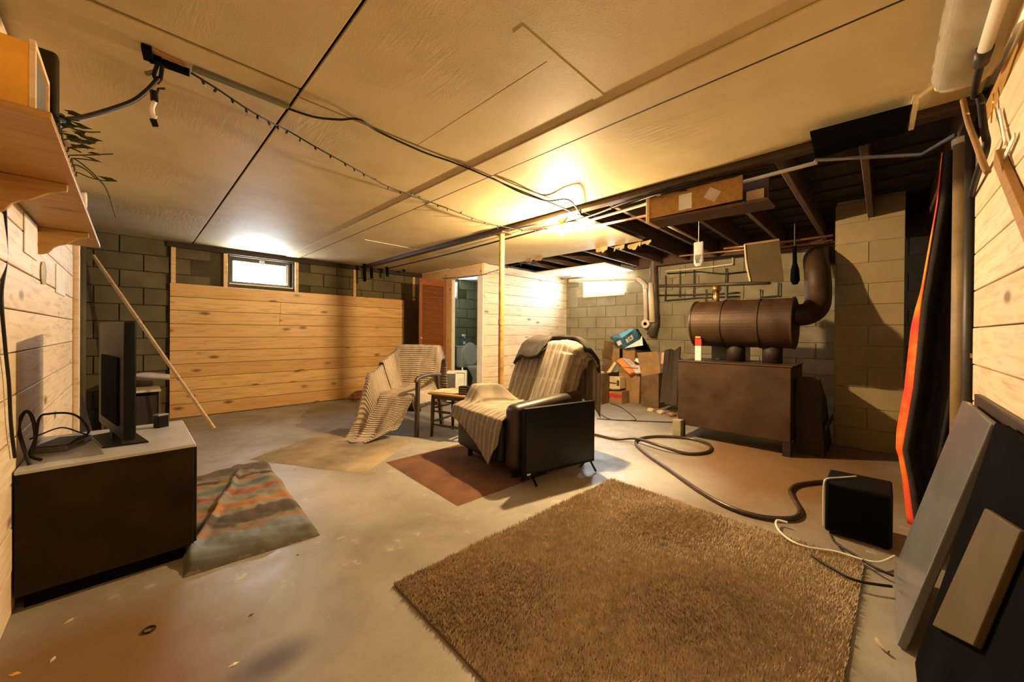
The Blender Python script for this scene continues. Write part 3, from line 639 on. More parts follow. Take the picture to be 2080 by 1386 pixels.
for sx in (-1, 1):
    for y in (-0.36, 0.36): MB().cyl((sx*0.32, y, 0), (sx*0.32, y, 0.07), 0.022).build('foot', 'black_plastic', RC)
rprof = [(0.0, (0.52, 0.50)), (0.10, (0.525, 0.88)), (0.15, (0.47, 1.005)), (0.20, (0.37, 1.045)), (0.25, (0.265, 1.015)), (0.55, (0.055, 0.50)), (0.60, (-0.02, 0.475)), (0.76, (-0.38, 0.475)), (0.81, (-0.465, 0.445)), (0.86, (-0.492, 0.36)), (1.0, (-0.52, 0.10))]
def recl_cover(u, v):
    # u: 0 far arm side .. 1 camera side; v: behind the back, over it, seat, front
    hem = 0.86+0.14*pl([(0.0, 0.0), (0.25, 0.15), (0.6, 0.55), (0.86, 1.0), (1.0, 0.35)], u) if v > 0.81 else 1.0
    vv = v if v <= 0.81 else 0.81+(v-0.81)/0.19*(hem-0.81)
    y, z = pl(rprof, vv)
    if vv < 0.56:
        # over the back: wraps round the camera side
        s = u*1.30; wd = 0.335
        x = -0.345+s*0.62
        if x > wd:
            k = (x-wd)/(0.155); ang = min(1, k*1.4)*math.pi/2
            x = wd+0.035*math.sin(ang); y += 0.20*max(0, k)*(1 if vv > 0.2 else 0.3); z -= 0.10*max(0, k)*(1 if vv < 0.35 else 0.2)
        z += -0.05*abs(x/0.33)**4 if vv < 0.30 else 0
    else:
        k = min(1, (vv-0.56)/0.10); x = -0.345+u*1.30*0.62
        xs = -0.455+u*0.765; x = x*(1-k)+xs*k
        if xs < -0.23 and vv < 0.86:                 # far arm lifted under the cloth
            kk = min(1, (-0.23-xs)/0.06)*max(0.0, min(1.0, (y+0.37)/0.09)); z += (0.145 if xs > -0.43 else 0.03)*kk*min(1, k*1.6)
        if x > 0.36 and k < 1: y += 0.12*(1-k)
    w = 0.012*nz(u*7, v*6, 3)+0.006*abs(math.sin(u*26+4*nz(u*3, v*3)))*min(1, v*3)+0.014*nz(u*3.5, v*4, 9)
    y -= abs(w)*(0.9 if v > 0.2 else -0.6); z += abs(w)*0.7
    return (x, y, z)
cov = MB().grid(recl_cover, 72, 110).build('striped_throw', 'throw_striped', None, loc=RC.location, rot=RC.rotation_euler, smooth=True, solid=0.006)
tag(cov, 'cream and brown striped throw draped over the dark recliner', 'blanket')
dprof = [(0.0, (0.57, 0.86)), (0.25, (0.55, 0.98)), (0.40, (0.46, 1.06)), (0.55, (0.34, 1.075)), (0.68, (0.23, 1.035)), (1.0, (0.125, 0.86))]
def dark_cover(u, v):
    vv = v if u < 0.52 else v*0.60+0.02
    y, z = pl(dprof, vv*(0.9+0.1*math.sin(u*5)))
    x = -0.38+u*0.76
    z -= 0.12*max(0, (abs(x-0.0)-0.22)/0.16)**2; z += 0.012*nz(u*6, v*6, 8); y -= 0.012*abs(nz(u*9, v*5, 2))
    return (x, y, z+0.006)
o = MB().grid(dark_cover, 36, 26).build('folded_blanket', 'dark_blanket', None, loc=RC.location, rot=RC.rotation_euler, smooth=True, solid=0.03)
tag(o, 'dark brown folded blanket laid over the top of the recliner back', 'blanket')
# ------------------------------------------------------------------ television standing on the floor beside the recliner
tvd = Vector((2.62, 1.655, 0))-Vector((1.96, 1.815, 0)); tva = math.atan2(tvd.y, tvd.x)
TV = thing('television', 'black flat television standing on thin feet on the floor beside the recliner', 'television', (1.965, 1.812, 0), tva, local=True)
MB().box(0.0, 0.675, -0.012, 0.028, 0.075, 0.56).build('screen_panel', 'black_plastic', TV, bevel=0.004)
MB().box(0.012, 0.663, -0.0135, -0.012, 0.095, 0.548).build('screen', 'black_gloss', TV)
MB().box(0.10, 0.53, 0.028, 0.055, 0.12, 0.42).build('back_cover', 'black_matte', TV, bevel=0.01)
for x in (0.06, 0.635):
    MB().beam((x, 0.01, 0.10), (x+0.02, -0.05, 0.006), 0.014, 0.010).beam((x, 0.01, 0.10), (x-0.02, 0.09, 0.006), 0.014, 0.010).build('foot', 'black_plastic', TV)
MB().box(0.02, 0.05, -0.016, -0.0135, 0.082, 0.093).build('sticker', 'paper_white', TV)
# ------------------------------------------------------------------ floor coverings
def flat_mat(name, label, cat, pts, th, mat, wob=0.01, n=24):
    a, b, c, d = [Vector((*p, 0)) for p in pts]
    def fn(u, v):
        p = a.lerp(b, u).lerp(d.lerp(c, u), v); e = min(u, v, 1-u, 1-v)
        p.x += wob*nz(p.x*3, p.y*3, 1)*(1 if e < 0.02 else 0.3); p.y += wob*nz(p.x*3, p.y*3, 5)*(1 if e < 0.02 else 0.3)
        p.z = th+0.004*nz(p.x*4, p.y*4)+0.002*nz(p.x*11, p.y*11); 
        if e <= 0: p.z = 0.001
        return p
    return tag(MB().grid(fn, n, n).build(name, mat, smooth=True), label, cat)
flat_mat('carpet_remnant', 'worn beige carpet remnant under the blanket-covered armchair', 'mat', [(0.69, 3.84), (1.27, 2.84), (1.98, 3.36), (1.68, 4.40)], 0.010, 'beige_mat', 0.03)
flat_mat('brown_rug', 'flat reddish brown rug reaching under the recliner', 'rug', [(1.45, 1.90), (2.30, 1.86), (2.32, 2.95), (1.51, 2.97)], 0.008, 'brown_rug', 0.006)
def quilt(u, v):
    p = Vector((0.165, 2.20, 0)).lerp(Vector((0.72, 2.15, 0)), u).lerp(Vector((0.25, 3.62, 0)).lerp(Vector((0.80, 3.66, 0)), u), v)
    e = min(u, 1-u)*0.55; e2 = min(v, 1-v)*1.5; ed = min(e, e2)
    h = 0.024+0.016*nz(p.x*8, p.y*6)+0.012*abs(nz(p.x*6+p.y*9, p.y*4, 3))*2+0.008*nz(p.x*18, p.y*22, 6)
    d = abs((u-0.15)-(v-0.25)*0.75); h += 0.030*math.exp(-(d/0.03)**2)*(1 if 0.05 < v < 0.9 else 0)
    p.z = max(0.002, h*min(1, ed/0.03+0.05)); p.x += 0.012*nz(p.y*4, 2); return p
tag(MB().grid(quilt, 50, 90).build('patchwork_quilt', 'quilt_multi', smooth=True), 'multicoloured striped quilt folded on the floor beside the dark cabinet', 'blanket')
# shag rug: base with bound edge and a pile
RG = thing('shag_rug', 'large brown shag rug lying on the concrete floor', 'rug', (1.63, 0.78, 0))
cn = [Vector((0.755, 0.10, 0)), Vector((2.46, 0.055, 0)), Vector((2.52, 1.43, 0)), Vector((0.80, 1.50, 0))]
MB().hexa([c+Vector((0, 0, 0.001)) for c in cn], [c+Vector((0, 0, 0.012)) for c in cn]).build('backing', 'shag_edge', RG, bevel=0.004)
rng = np.random.default_rng(5); N = 90000
u = rng.random(N); v = rng.random(N); C = np.array([[c.x, c.y] for c in cn])
base = ((1-u)*(1-v))[:, None]*C[0]+(u*(1-v))[:, None]*C[1]+(u*v)[:, None]*C[2]+((1-u)*v)[:, None]*C[3]
flow = 1.2*np.sin(base[:, 0]*5)+1.3*np.cos(base[:, 1]*6+base[:, 0]*2)+rng.normal(0, 0.8, N)
ln = rng.uniform(0.008, 0.018, N); ht = rng.uniform(0.010, 0.022, N); wd = rng.uniform(0.0014, 0.0028, N)
dx, dy = np.cos(flow), np.sin(flow)
p0 = np.stack([base[:, 0]-dy*wd, base[:, 1]+dx*wd, np.full(N, 0.011)], 1); p1 = np.stack([base[:, 0]+dy*wd, base[:, 1]-dx*wd, np.full(N, 0.011)], 1)
p2 = np.stack([base[:, 0]+dx*ln*0.5, base[:, 1]+dy*ln*0.5, 0.011+ht], 1)
p0 -= np.array([1.63, 0.78, 0]); p1 -= np.array([1.63, 0.78, 0]); p2 -= np.array([1.63, 0.78, 0])
me = bpy.data.meshes.new('pile'); vs = np.stack([p0, p1, p2], 1).reshape(-1, 3).astype(np.float32)
me.vertices.add(3*N); me.vertices.foreach_set('co', vs.ravel()); me.loops.add(3*N); me.loops.foreach_set('vertex_index', np.arange(3*N, dtype=np.int32))
me.polygons.add(N); me.polygons.foreach_set('loop_start', np.arange(0, 3*N, 3, dtype=np.int32)); me.polygons.foreach_set('loop_total', np.full(N, 3, dtype=np.int32)); me.update()
o = bpy.data.objects.new('pile', me); COL.objects.link(o); o.parent = RG; o['kind'] = 'stuff'; me.materials.append(MATS['shag'])
# ------------------------------------------------------------------ left side: cabinet, television, shelf
CB = thing('media_cabinet', 'low dark brown cabinet with grey top against the pine left wall', 'cabinet', (-0.05, 2.70, 0))
cx0, cx1, cy0, cy1 = -0.315, 0.215, 2.37, 3.03
MB().box(cx0, cx1, cy0, cy1, 0.06, 0.535).build('body', 'cabinet_brown', CB, bevel=0.004)
MB().box(cx0-0.0, cx1+0.006, cy0-0.006, cy1+0.006, 0.536, 0.552).build('top', 'cabinet_top', CB, bevel=0.003)
MB().box(cx0+0.02, cx1-0.03, cy0+0.03, cy1-0.03, 0.0, 0.06).build('plinth', 'black_matte', CB)
MB().box(cx1, cx1+0.012, cy0+0.01, (cy0+cy1)/2-0.003, 0.07, 0.53).build('door', 'cabinet_brown', CB, bevel=0.003)
MB().box(cx1, cx1+0.012, (cy0+cy1)/2+0.003, cy1-0.01, 0.07, 0.53).build('door', 'cabinet_brown', CB, bevel=0.003)
T2 = thing('television', 'black flat television standing on the dark cabinet', 'television', (-0.05, 2.72, 0.552), math.atan2(0.60, -0.098), local=True)
MB().box(-0.30, 0.32, -0.018, 0.022, 0.045, 0.585).build('screen_panel', 'black_plastic', T2, bevel=0.006)
MB().box(-0.29, 0.31, -0.0195, -0.018, 0.06, 0.575).build('screen', 'black_gloss', T2)
MB().box(-0.2, 0.2, 0.022, 0.03, 0.10, 0.42).build('back_cover', 'black_matte', T2, bevel=0.012)
MB().box(-0.03, 0.03, -0.012, 0.02, 0.008, 0.08).build('neck', 'black_plastic', T2)
MB().prism([(-0.20, -0.08), (0.20, -0.08), (0.16, 0.07), (-0.16, 0.07)], (0, 0, 0.0), (1, 0, 0), (0, 1, 0), 0.008).build('stand_foot', 'black_gloss', T2, bevel=0.002)
SB = thing('desk_clock', 'small black cube clock with chrome top on the grey cabinet top', 'clock', (0.118, 2.90, 0.552), math.radians(28), local=True)
MB().box(-0.024, 0.024, -0.022, 0.022, 0.0, 0.066).build('case', 'black_plastic', SB, bevel=0.003)
MB().box(-0.025, 0.025, -0.023, 0.023, 0.066, 0.074).build('top_bezel', 'steel_grey', SB, bevel=0.002)
MB().box(0.024, 0.0262, -0.023, 0.023, 0.0, 0.074).build('side_trim', 'steel_grey', SB)
# tangle of cables and a router on the cabinet
rt = thing('router', 'flat grey router box among cables on the dark cabinet', 'router', (-0.225, 2.72, 0.552), math.radians(70), local=True)
MB().box(-0.10, 0.10, -0.06, 0.06, 0.0, 0.025).build('case', 'steel_grey', rt, bevel=0.005)
MB().box(-0.095, 0.095, -0.055, 0.055, 0.0252, 0.028).build('lid', 'black_plastic', rt, bevel=0.002)
def cable(name, label, pts, r, mat, group=None, n=8, cat='cable'):
    o = MB().tube(smoothpath(pts, n), r, 7).build(name, mat, smooth=True, world=tuple(Vector(pts[0])))
    return tag(o, label, cat, group)
def cab(px, py, d): return at(px, py, y=d)
cable('power_cable', 'thick black cable loop rising behind the cabinet near the left wall', [cab(60, 945, 2.44), cab(45, 900, 2.46), cab(38, 865, 2.50), cab(52, 836, 2.50), cab(66, 850, 2.5), cab(72, 890, 2.48), cab(62, 925, 2.46), cab(85, 935, 2.46)], 0.006, 'cable_black')
cable('power_cable', 'black cable arching over the router with a grey lit side', [cab(62, 925, 2.52), cab(72, 900, 2.55), cab(80, 850, 2.58), cab(100, 841, 2.6), cab(140, 840, 2.62), cab(165, 852, 2.62), cab(180, 878, 2.60), cab(160, 890, 2.58), cab(145, 900, 2.56)], 0.0045, 'cable_black')
cable('power_cable', 'thin black cable lying low across the router', [cab(60, 893, 2.50), cab(85, 882, 2.5), cab(125, 869, 2.54), cab(160, 878, 2.55), cab(178, 884, 2.56)], 0.003, 'cable_black')
cable('power_cable', 'long black cable hanging from the shelf down the left wall', [(XL+0.03, 2.16, 1.60), cab(12, 520, 2.3)*1.0, at(3, 600, x=XL+0.03), at(10, 700, x=XL+0.03), at(18, 780, x=XL+0.03), at(22, 860, x=XL+0.03), at(30, 930, x=XL+0.03)], 0.005, 'cable_black')
# shelf on brackets
SH = thing('wall_shelf', 'orange-brown pine shelf on scalloped brackets on the left wall', 'shelf', (XL+0.1, 2.2, 1.6))
xs0 = XL+0.019
MB().box(xs0, -0.135, 1.42, 3.42, 1.60, 1.62).build('board', 'wood_orange', SH, bevel=0.003)
scal = [(0, 0), (0.165, 0), (0.165, -0.022), (0.150, -0.030), (0.125, -0.040), (0.105, -0.056), (0.085, -0.072), (0.065, -0.080), (0.05, -0.092), (0.035, -0.118), (0.015, -0.130), (0, -0.132)]
for yb in (2.00, 2.93): MB().prism(scal, (xs0, yb+0.02, 1.599), (1, 0, 0), (0, 0, 1), 0.02).build('bracket', 'wood_orange', SH, bevel=0.002)
D = thing('picture_box', 'yellow wooden box frame standing on the left wall shelf', 'box', (-0.25, 1.55, 1.621))
MB().box(-0.318, -0.168, 1.45, 1.66, 1.621, 1.785).build('frame', 'box_yellow', D, bevel=0.006)
MB().box(-0.1678, -0.1655, 1.47, 1.64, 1.64, 1.765).build('face', 'steel_panel', D)
MB().box(-0.172, -0.162, 1.446, 1.458, 1.621, 1.79).box(-0.172, -0.162, 1.652, 1.664, 1.621, 1.79).box(-0.172, -0.162, 1.458, 1.652, 1.775, 1.79).build('rim', 'pine_pale', D, bevel=0.001)
o = MB().box(-0.318, -0.150, 1.70, 1.74, 1.621, 1.90).build('speaker_cabinet', 'cabinet_brown', bevel=0.012, seg=3, world=(-0.22, 1.72, 1.621)); tag(o, 'dark thin upright panel standing behind the yellow box on the shelf', 'panel')
PT = thing('trailing_plant', 'dark trailing plant with thin stems on the left wall shelf', 'plant', (-0.20, 1.88, 1.621))
MB().lathe([(0.001, 1.621), (0.05, 1.621), (0.066, 1.70), (0.062, 1.70), (0.05, 1.69), (0.001, 1.69)], (-0.205, 1.88, 0), 18).build('pot', 'cardboard_dark', PT, smooth=True)
stems = [[(118, 235), (125, 232), (133, 238)], [(122, 250), (150, 262), (180, 268), (204, 268)], [(125, 262), (150, 258), (172, 258)], [(128, 285), (150, 283), (175, 290)], [(140, 300), (155, 305), (165, 310)], [(142, 316), (180, 315), (230, 313)], [(146, 322), (175, 324), (200, 328)], [(148, 322), (175, 340), (198, 362), (218, 388), (235, 442)], [(152, 335), (175, 345), (200, 365), (238, 368)], [(156, 350), (180, 360), (205, 367)]]
for k, st in enumerate(stems):
    yy = 1.62+0.05*k; p = [Vector((-0.19, 1.88, 1.69)), Vector((-0.145, yy, 1.655))]+[at(a, b, y=yy) for a, b in st]
    MB().tube(smoothpath(p, 5), 0.0022, 5).build('stem', 'leaf_green', PT)
rr_ = random.Random(3)
for k in range(44):
    a = rr_.uniform(112, 165); b = 225+(a-112)*1.5+rr_.uniform(-6, 22); yy = 1.55+0.008*(b-220); p = at(a+rr_.uniform(6, 18), b, y=yy); an = rr_.uniform(0, 6.28); L = rr_.uniform(0.035, 0.06)
    d = Vector((math.cos(an), math.sin(an)*0.6, rr_.uniform(-0.4, 0.3))); s = d.cross(Vector((0, 0, 1))).normalized()*L*0.32; up = Vector((0, 0, 0.004))
    MB().add([p, p+d*L*0.5+s, p+d*L, p+d*L*0.5-s, p+d*L*0.5+up], [(0, 1, 4), (1, 2, 4), (2, 3, 4), (3, 0, 4)]).build('leaf', 'leaf_green', PT)
e0 = at(238, 368, y=2.02); MB().add([e0, e0+Vector((-0.015, 0.0, 0.008)), e0+Vector((-0.05, 0, 0.005)), e0+Vector((-0.02, 0, -0.008)), e0+Vector((-0.02, 0.004, 0))], [(0, 1, 4), (1, 2, 4), (2, 3, 4), (3, 0, 4)]).build('leaf', 'leaf_green', PT)
o = MB().lathe([(0.001, -0.02), (0.012, -0.02), (0.03, -0.008), (0.036, 0.012), (0.033, 0.013), (0.001, -0.01)], (0, 0, 0), 20, axis='X').build('dish', 'porcelain', smooth=True, loc=(-0.15, 2.46, 1.657)); tag(o, 'small white dish standing on edge on the left wall shelf', 'dish')
# papers and a round plaque on the left wall
def wallcard(name, label, cat, py0, py1, mat, th=0.004, out=0.0):
    (ax, ay), (bx_, by) = py0, py1; xw = XL+0.021+out
    a = at(ax, ay, x=xw); b = at(bx_, by, x=xw)
    return tag(MB().box(xw, xw+th, min(a.y, b.y), max(a.y, b.y), min(a.z, b.z), max(a.z, b.z)).build(name, mat, bevel=0.001, world=(xw, (a.y+b.y)/2, min(a.z, b.z))), label, cat)
wallcard('paper_sheet', 'white paper sheet pinned to the left wall right below the shelf', 'paper', (48, 432), (73, 530), 'paper_white', 0.004)
wallcard('paper_sheet', 'long white paper strip pinned to the left wall behind the far bracket', 'paper', (113, 535), (131, 603), 'paper_white', 0.004)
pc = at(86, 555, x=XL+0.022); o = MB().lathe([(0.001, 0), (0.055, 0), (0.06, 0.004), (0.058, 0.008), (0.001, 0.010)], (0, 0, 0), 24, axis='X').build('round_plaque', 'porcelain', smooth=False, loc=pc); tag(o, 'white round plate hung on the left wall under the shelf', 'plate')
# stick leaning across the back-left corner, boards and cartons in the recess
p0 = at(435, 871, z=0.012); p1 = Vector((-0.30, 6.19, 1.92))
o = MB().beam(p0, p1, 0.022, 0.030).build('wood_strip', 'pine_stud', bevel=0.002, world=tuple(p0)); tag(o, 'long thin wooden strip leaning across the panelled wall corner', 'wood strip')
for k, (a, b) in enumerate((((-0.36, 5.30), (-0.46, 5.70)), ((-0.28, 5.36), (-0.42, 5.90)))):
    o = MB().beam((a[0], a[1], 0.0), (b[0]-0.08, b[1], 1.05-0.12*k), 0.09, 0.03).build('old_board', 'wood_old', bevel=0.003, world=(a[0], a[1], 0)); tag(o, ['dark old board leaning in the left recess beside the blocks', 'shorter dark old board leaning in the left recess'][k], 'board')
o = MB().cyl((-0.36, 5.9, 0), (-0.36, 5.9, 2.0), 0.03).build('drain_pipe', 'block_olive', smooth=True, world=(-0.36, 5.9, 0)); tag(o, 'upright dull pipe in the left recess', 'pipe')
U = thing('low_shelf_unit', 'low dark shelf unit against the block wall left of the panelling', 'shelf', (0.02, 6.02, 0))
MB().box(-0.22, 0.24, 5.86, 6.25, 0.40, 0.425).build('top_board', 'cardboard_pale', U, bevel=0.002)
for x in (-0.22, 0.22): MB().box(x, x+0.02, 5.86, 6.25, 0, 0.40).build('side_panel', 'cardboard_dark', U)
MB().box(-0.2, 0.22, 5.88, 5.90, 0.02, 0.36).build('front_panel', 'wood_old', U)
o = MB().box(-0.16, 0.03, 5.92, 6.15, 0.426, 0.53).build('carton', 'cardboard_pale', bevel=0.004, world=(-0.06, 6.03, 0.426)); tag(o, 'small tan carton on the low shelf unit in the left corner', 'box')
def bag(u, v):
    a = u*2*math.pi; r = 0.05*math.sin(min(1, v*1.4+0.15)*math.pi*0.62)+0.012
    return (0.02+v*0.30, 6.02+r*math.cos(a), 0.555+0.03*math.cos(v*2)+r*math.sin(a)*0.6)
tag(MB().grid(bag, 16, 14).build('rolled_cloth', 'cloth_lilac', smooth=True, world=(0.05, 6.02, 0.53)), 'pale rolled cloth lying on the carton in the left corner', 'cloth')
# ------------------------------------------------------------------ furnace
F = thing('wood_furnace', 'big rusty brown furnace with a banded drum in front of the block wall', 'furnace', (4.45, 1.05, 0))
fx0, fx1, fy0, fy1 = 4.15, 4.80, 0.58, 1.57
MB().box(fx0, fx1, fy0, fy1, 0.13, 0.805).build('firebox', 'rust', F, bevel=0.006)
MB().box(fx0-0.008, fx1+0.01, fy0-0.008, fy1+0.008, 0.806, 0.818).build('top_plate', 'rust', F, bevel=0.002)
for x in (fx0, fx1-0.06):
    for y in (fy0, fy1-0.06): MB().box(x, x+0.06, y, y+0.06, 0.0, 0.13).build('leg', 'rust_dark', F)
MB().box(fx0+0.2, fx0+0.6, fy0-0.012, fy0-0.002, 0.25, 0.62).build('access_door', 'rust_dark', F, bevel=0.003)
dz, dxr, dr = 1.215, 4.48, 0.245
MB().lathe([(0.001, 0.60), (dr-0.01, 0.60), (dr, 0.61), (dr, 1.49), (dr-0.01, 1.50), (0.001, 1.50)], (dxr, 0, dz), 48, axis='Y').build('drum', 'rust', F, smooth=False)
for y in (0.605, 0.875, 1.20, 1.49): MB().lathe([(dr-0.004, y-0.012), (dr+0.008, y-0.008), (dr+0.008, y+0.008), (dr-0.004, y+0.012)], (dxr, 0, dz), 48, axis='Y').build('band', 'rust', F)
MB().lathe([(0.001, 0.592), (dr-0.03, 0.592), (dr-0.02, 0.599), (0.001, 0.599)], (dxr, 0, dz), 40, axis='Y').build('end_cap', 'rust_dark', F)
for y in (0.78, 1.10): MB().cyl((dxr, y, 0.818), (dxr, y, 1.02), 0.085, n=24).build('flue_neck', 'rust_dark', F, smooth=True)
MB().tube(smoothpath([(4.50, 0.66, 1.30), (4.55, 0.53, 1.30), (4.66, 0.46, 1.38), (4.74, 0.455, 1.55), (4.79, 0.47, 1.74), (4.90, 0.49, 1.88), (5.06, 0.47, 1.93), (5.10, 0.42, 1.93), (5.10, 0.352, 1.93)], 7), 0.105, 28).build('flue_pipe', 'rust', F, smooth=True)
MB().cyl((4.50, 1.30, 1.44), (4.50, 1.30, 1.57), 0.030).cyl((4.44, 1.30, 1.60), (4.56, 1.30, 1.60), 0.034).build('relief_valve', 'brass', F, smooth=True)
MB().tube([(4.5, 1.2, 1.62), (4.5, 1.2, 1.48), (4.52, 1.08, 1.47)], 0.018).build('drum_pipe', 'steel_dark', F)
MB().hexa([(4.35, 0.36, 0.0), (5.0, 0.36, 0.0), (5.0, 0.57, 0.0), (4.35, 0.57, 0.0)], [(4.35, 0.40, 0.72), (4.95, 0.40, 0.46), (4.95, 0.57, 0.46), (4.35, 0.57, 0.72)]).build('side_hopper', 'rust_dark', F, bevel=0.004)
MB().box(4.36, 5.0, 0.352, 0.359, 0.24, 0.30).build('hopper_rib', 'rust', F)
o = MB().box(4.05, 4.14, 1.50, 1.585, 0.0, 0.19).build('concrete_block', 'block_tan', bevel=0.006, world=(4.1, 1.54, 0)); tag(o, 'small pale concrete block by the furnace leg', 'block')
o = MB().obox((4.30, 1.415, 0.818+0.115), (0.045, 0.06, 0.23), (0, 0, 0.2)).build('milk_carton', 'paper_white', bevel=0.002, world=(4.3, 1.415, 0.818))
tag(o, 'tall narrow white carton with red top on the furnace', 'carton')
MB().obox((4.30, 1.415, 0.818+0.195), (0.047, 0.062, 0.075), (0, 0, 0.2)).build('red_top', 'box_red', o); MB().obox((4.29, 1.415, 0.818+0.241), (0.04, 0.05, 0.022), (0, 0.5, 0.2)).build('flap', 'box_orange', o)
o = MB().box(4.62, 4.64, 1.08, 1.38, 0.819, 1.02).build('metal_sheet', 'block_green', bevel=0.003, world=(4.63, 1.2, 0.82)); tag(o, 'greenish panel standing on the furnace behind the drum', 'panel')
o = MB().obox((4.72, 1.045, 0.819+0.10), (0.03, 0.04, 0.20)).build('steel_rod', 'paper_white', world=(4.72, 1.045, 0.82)); tag(o, 'white upright strip on the furnace behind the drum', 'strip')
# chimney stack of blocks
chm = struct(MB().box(4.96, 5.60, -0.14, 0.335, 0, 2.43).build('wall_chimney', 'mortar_tan'))
row = 0; z = 0.0
while z < 2.40:
    hh = min(0.20, 2.43-z)
    cuts = [(-0.14, 0.335)] if row % 2 == 0 else [(-0.14, 0.10), (0.10, 0.335)]
    for a, b in cuts: piece('block', (0.012, b-a-0.004, hh-0.004), 'block_chimney', chm, (4.954, (a+b)/2, z+hh/2), (0, 0, 0), 0.002)
    piece('block', (0.64, 0.012, hh-0.004), 'block_chimney', chm, (5.28, 0.341, z+hh/2), (0, 0, 0), 0.002)
    z += 0.2; row += 1
# cardboard baffle hanging under the joists and the dark brush
q = [at(1513, 497, x=4.9), at(1583, 487, x=4.95), at(1592, 573, x=4.85), at(1524, 572, x=4.80)]
o = MB().hexa(q, [p+Vector((0.012, 0, 0)) for p in q]).build('cardboard_sheet', 'board_olive', world=tuple(q[0])); tag(o, 'curled tan cardboard panel hanging below the joists above the furnace', 'panel')
MB().tube([q[0]-Vector((0.006, 0, 0)), (q[0]+q[3])/2+Vector((-0.006, 0.012, 0)), q[3]-Vector((0.006, 0, 0))], 0.010).build('edge_strip', 'cardboard_pale', o)
MB().tube([q[0], q[1]], 0.012).build('top_rail', 'cardboard', o)
BR = thing('hanging_brush', 'dark long stove brush hanging beside the flue pipe', 'brush', at(1614, 575, x=4.88))
a, b = at(1614, 500, x=4.88), at(1615, 578, x=4.88)
MB().tube([a, a.lerp(b, 0.45), a.lerp(b, 0.62), a.lerp(b, 0.9), b], [0.016, 0.020, 0.036, 0.042, 0.022], 12).build('brush_head', 'black_matte', BR, smooth=True)
MB().tube([a+Vector((0, 0, 0.30)), a], 0.006).build('hook', 'steel_dark', BR)
# ------------------------------------------------------------------ pipes on the block wall
def pipe(name, label, pts, r, mat, n=10, cat='pipe', smooth=True):
    return tag(MB().tube([Vector(p) for p in pts], r, n).build(name, mat, smooth=smooth, world=tuple(Vector(pts[0]))), label, cat)
V = thing('drain_pipe', 'cream plastic drain pipe bending down beside the far window', 'pipe', at(1312, 660, x=5.96))
a, b, c, d = at(1157, 571, x=5.96), at(1296, 566, x=5.96), at(1311, 580, x=5.96), at(1312, 655, x=5.96)
MB().tube(smoothpath([a, a.lerp(b, 0.9), b, c, c.lerp(d, 0.1)], 6)+[d], 0.035, 14).build('run', 'pvc_cream', V, smooth=True)
MB().tube([c+Vector((0, 0, 0.02)), c-Vector((0, 0, 0.06))], 0.042, 14).build('elbow_collar', 'pvc_cream', V, smooth=True)
e = at(1312, 658, x=5.93); MB().lathe([(0.03, -0.03), (0.068, -0.028), (0.07, 0.02), (0.03, 0.022), (0.03, -0.03)], (0, 0, 0), 24, axis='X').build('trap_ring', 'pvc_cream', V, loc=e-OFF[V.name])
V = thing('soil_pipe', 'dark cast iron soil pipe with a pale sleeve beside the cream drain', 'pipe', at(1332, 680, x=5.98))
a, b = at(1326, 520, x=5.98), at(1330, 655, x=5.98)
MB().tube([at(1322, 490, x=5.9), a, b, at(1322, 682, x=5.94)], [0.05, 0.055, 0.06, 0.07], 16).build('pipe', 'pipe_iron', V, smooth=True)
MB().tube([at(1322, 575, x=5.9), at(1323, 610, x=5.9), at(1325, 655, x=5.9)], [0.035, 0.045, 0.048], 14).build('sleeve', 'pvc_cream', V, smooth=True)
yy = lambda px, py: at(px, py, x=6.03)
for k, (pts, r, mat, lab) in enumerate([
    ([(1332, 581), (1400, 580), (1480, 577), (1560, 574)], 0.022, 'pipe_iron', 'thick iron water pipe running along the block wall above the drum'),
    ([(1330, 600), (1400, 599), (1480, 596), (1500, 594)], 0.011, 'steel_dark', 'thin dark pipe just below the thick water pipe'),
    ([(1350, 611), (1420, 605), (1500, 602)], 0.010, 'steel_dark', 'lowest thin dark pipe on the block wall'),
    ([(1352, 551), (1400, 547), (1440, 543), (1488, 537), (1488, 518), (1513, 514)], 0.014, 'pvc_cream', 'pale pipe with a right-angle step under the joists'),
    ([(1355, 556), (1420, 552), (1470, 557), (1515, 552)], 0.010, 'cable_black', 'slack black cable behind the pale stepped pipe')]):
    pipe('water_pipe', lab, [yy(*p) for p in pts], r, mat)
for k, (x, y0, y1) in enumerate(((1381, 545, 604), (1410, 548, 607), (1352, 560, 610), (1475, 545, 575), (1434, 588, 615), (1331, 548, 600))):
    pipe('pipe_hanger', 'thin vertical pipe strap on the block wall between the horizontal pipes', [yy(x, y0), yy(x-1, y1)], 0.008, 'steel_dark' if k % 2 else 'pipe_iron', cat='strap')['group'] = 'vertical pipe straps on the block wall'
o = MB().tube([yy(1545, 588), yy(1545, 604), yy(1582, 601), yy(1582, 574)], 0.010).build('water_pipe', 'steel_dark', world=tuple(yy(1545, 588))); tag(o, 'square loop of dark pipe above the end of the drum', 'pipe')
x5 = lambda px, py: at(px, py, z=2.14)
pipe('conduit_pipe', 'orange copper pipe running under the joists above the furnace', [at(1470, 505, x=5.2), at(1515, 500, x=5.2), at(1600, 491, x=5.2), at(1692, 478, x=5.2)], 0.014, 'pipe_copper')
pipe('conduit_pipe', 'second copper pipe under the joists just below the first', [at(1380, 520, x=5.3), at(1515, 507, x=5.3), at(1600, 500, x=5.3), at(1692, 488, x=5.3)], 0.012, 'pipe_copper')
pipe('conduit_pipe', 'pale conduit fixed along a joist above the hanging bag', [at(1333, 446, z=2.18), at(1418, 489, z=2.18)], 0.013, 'pvc_cream')
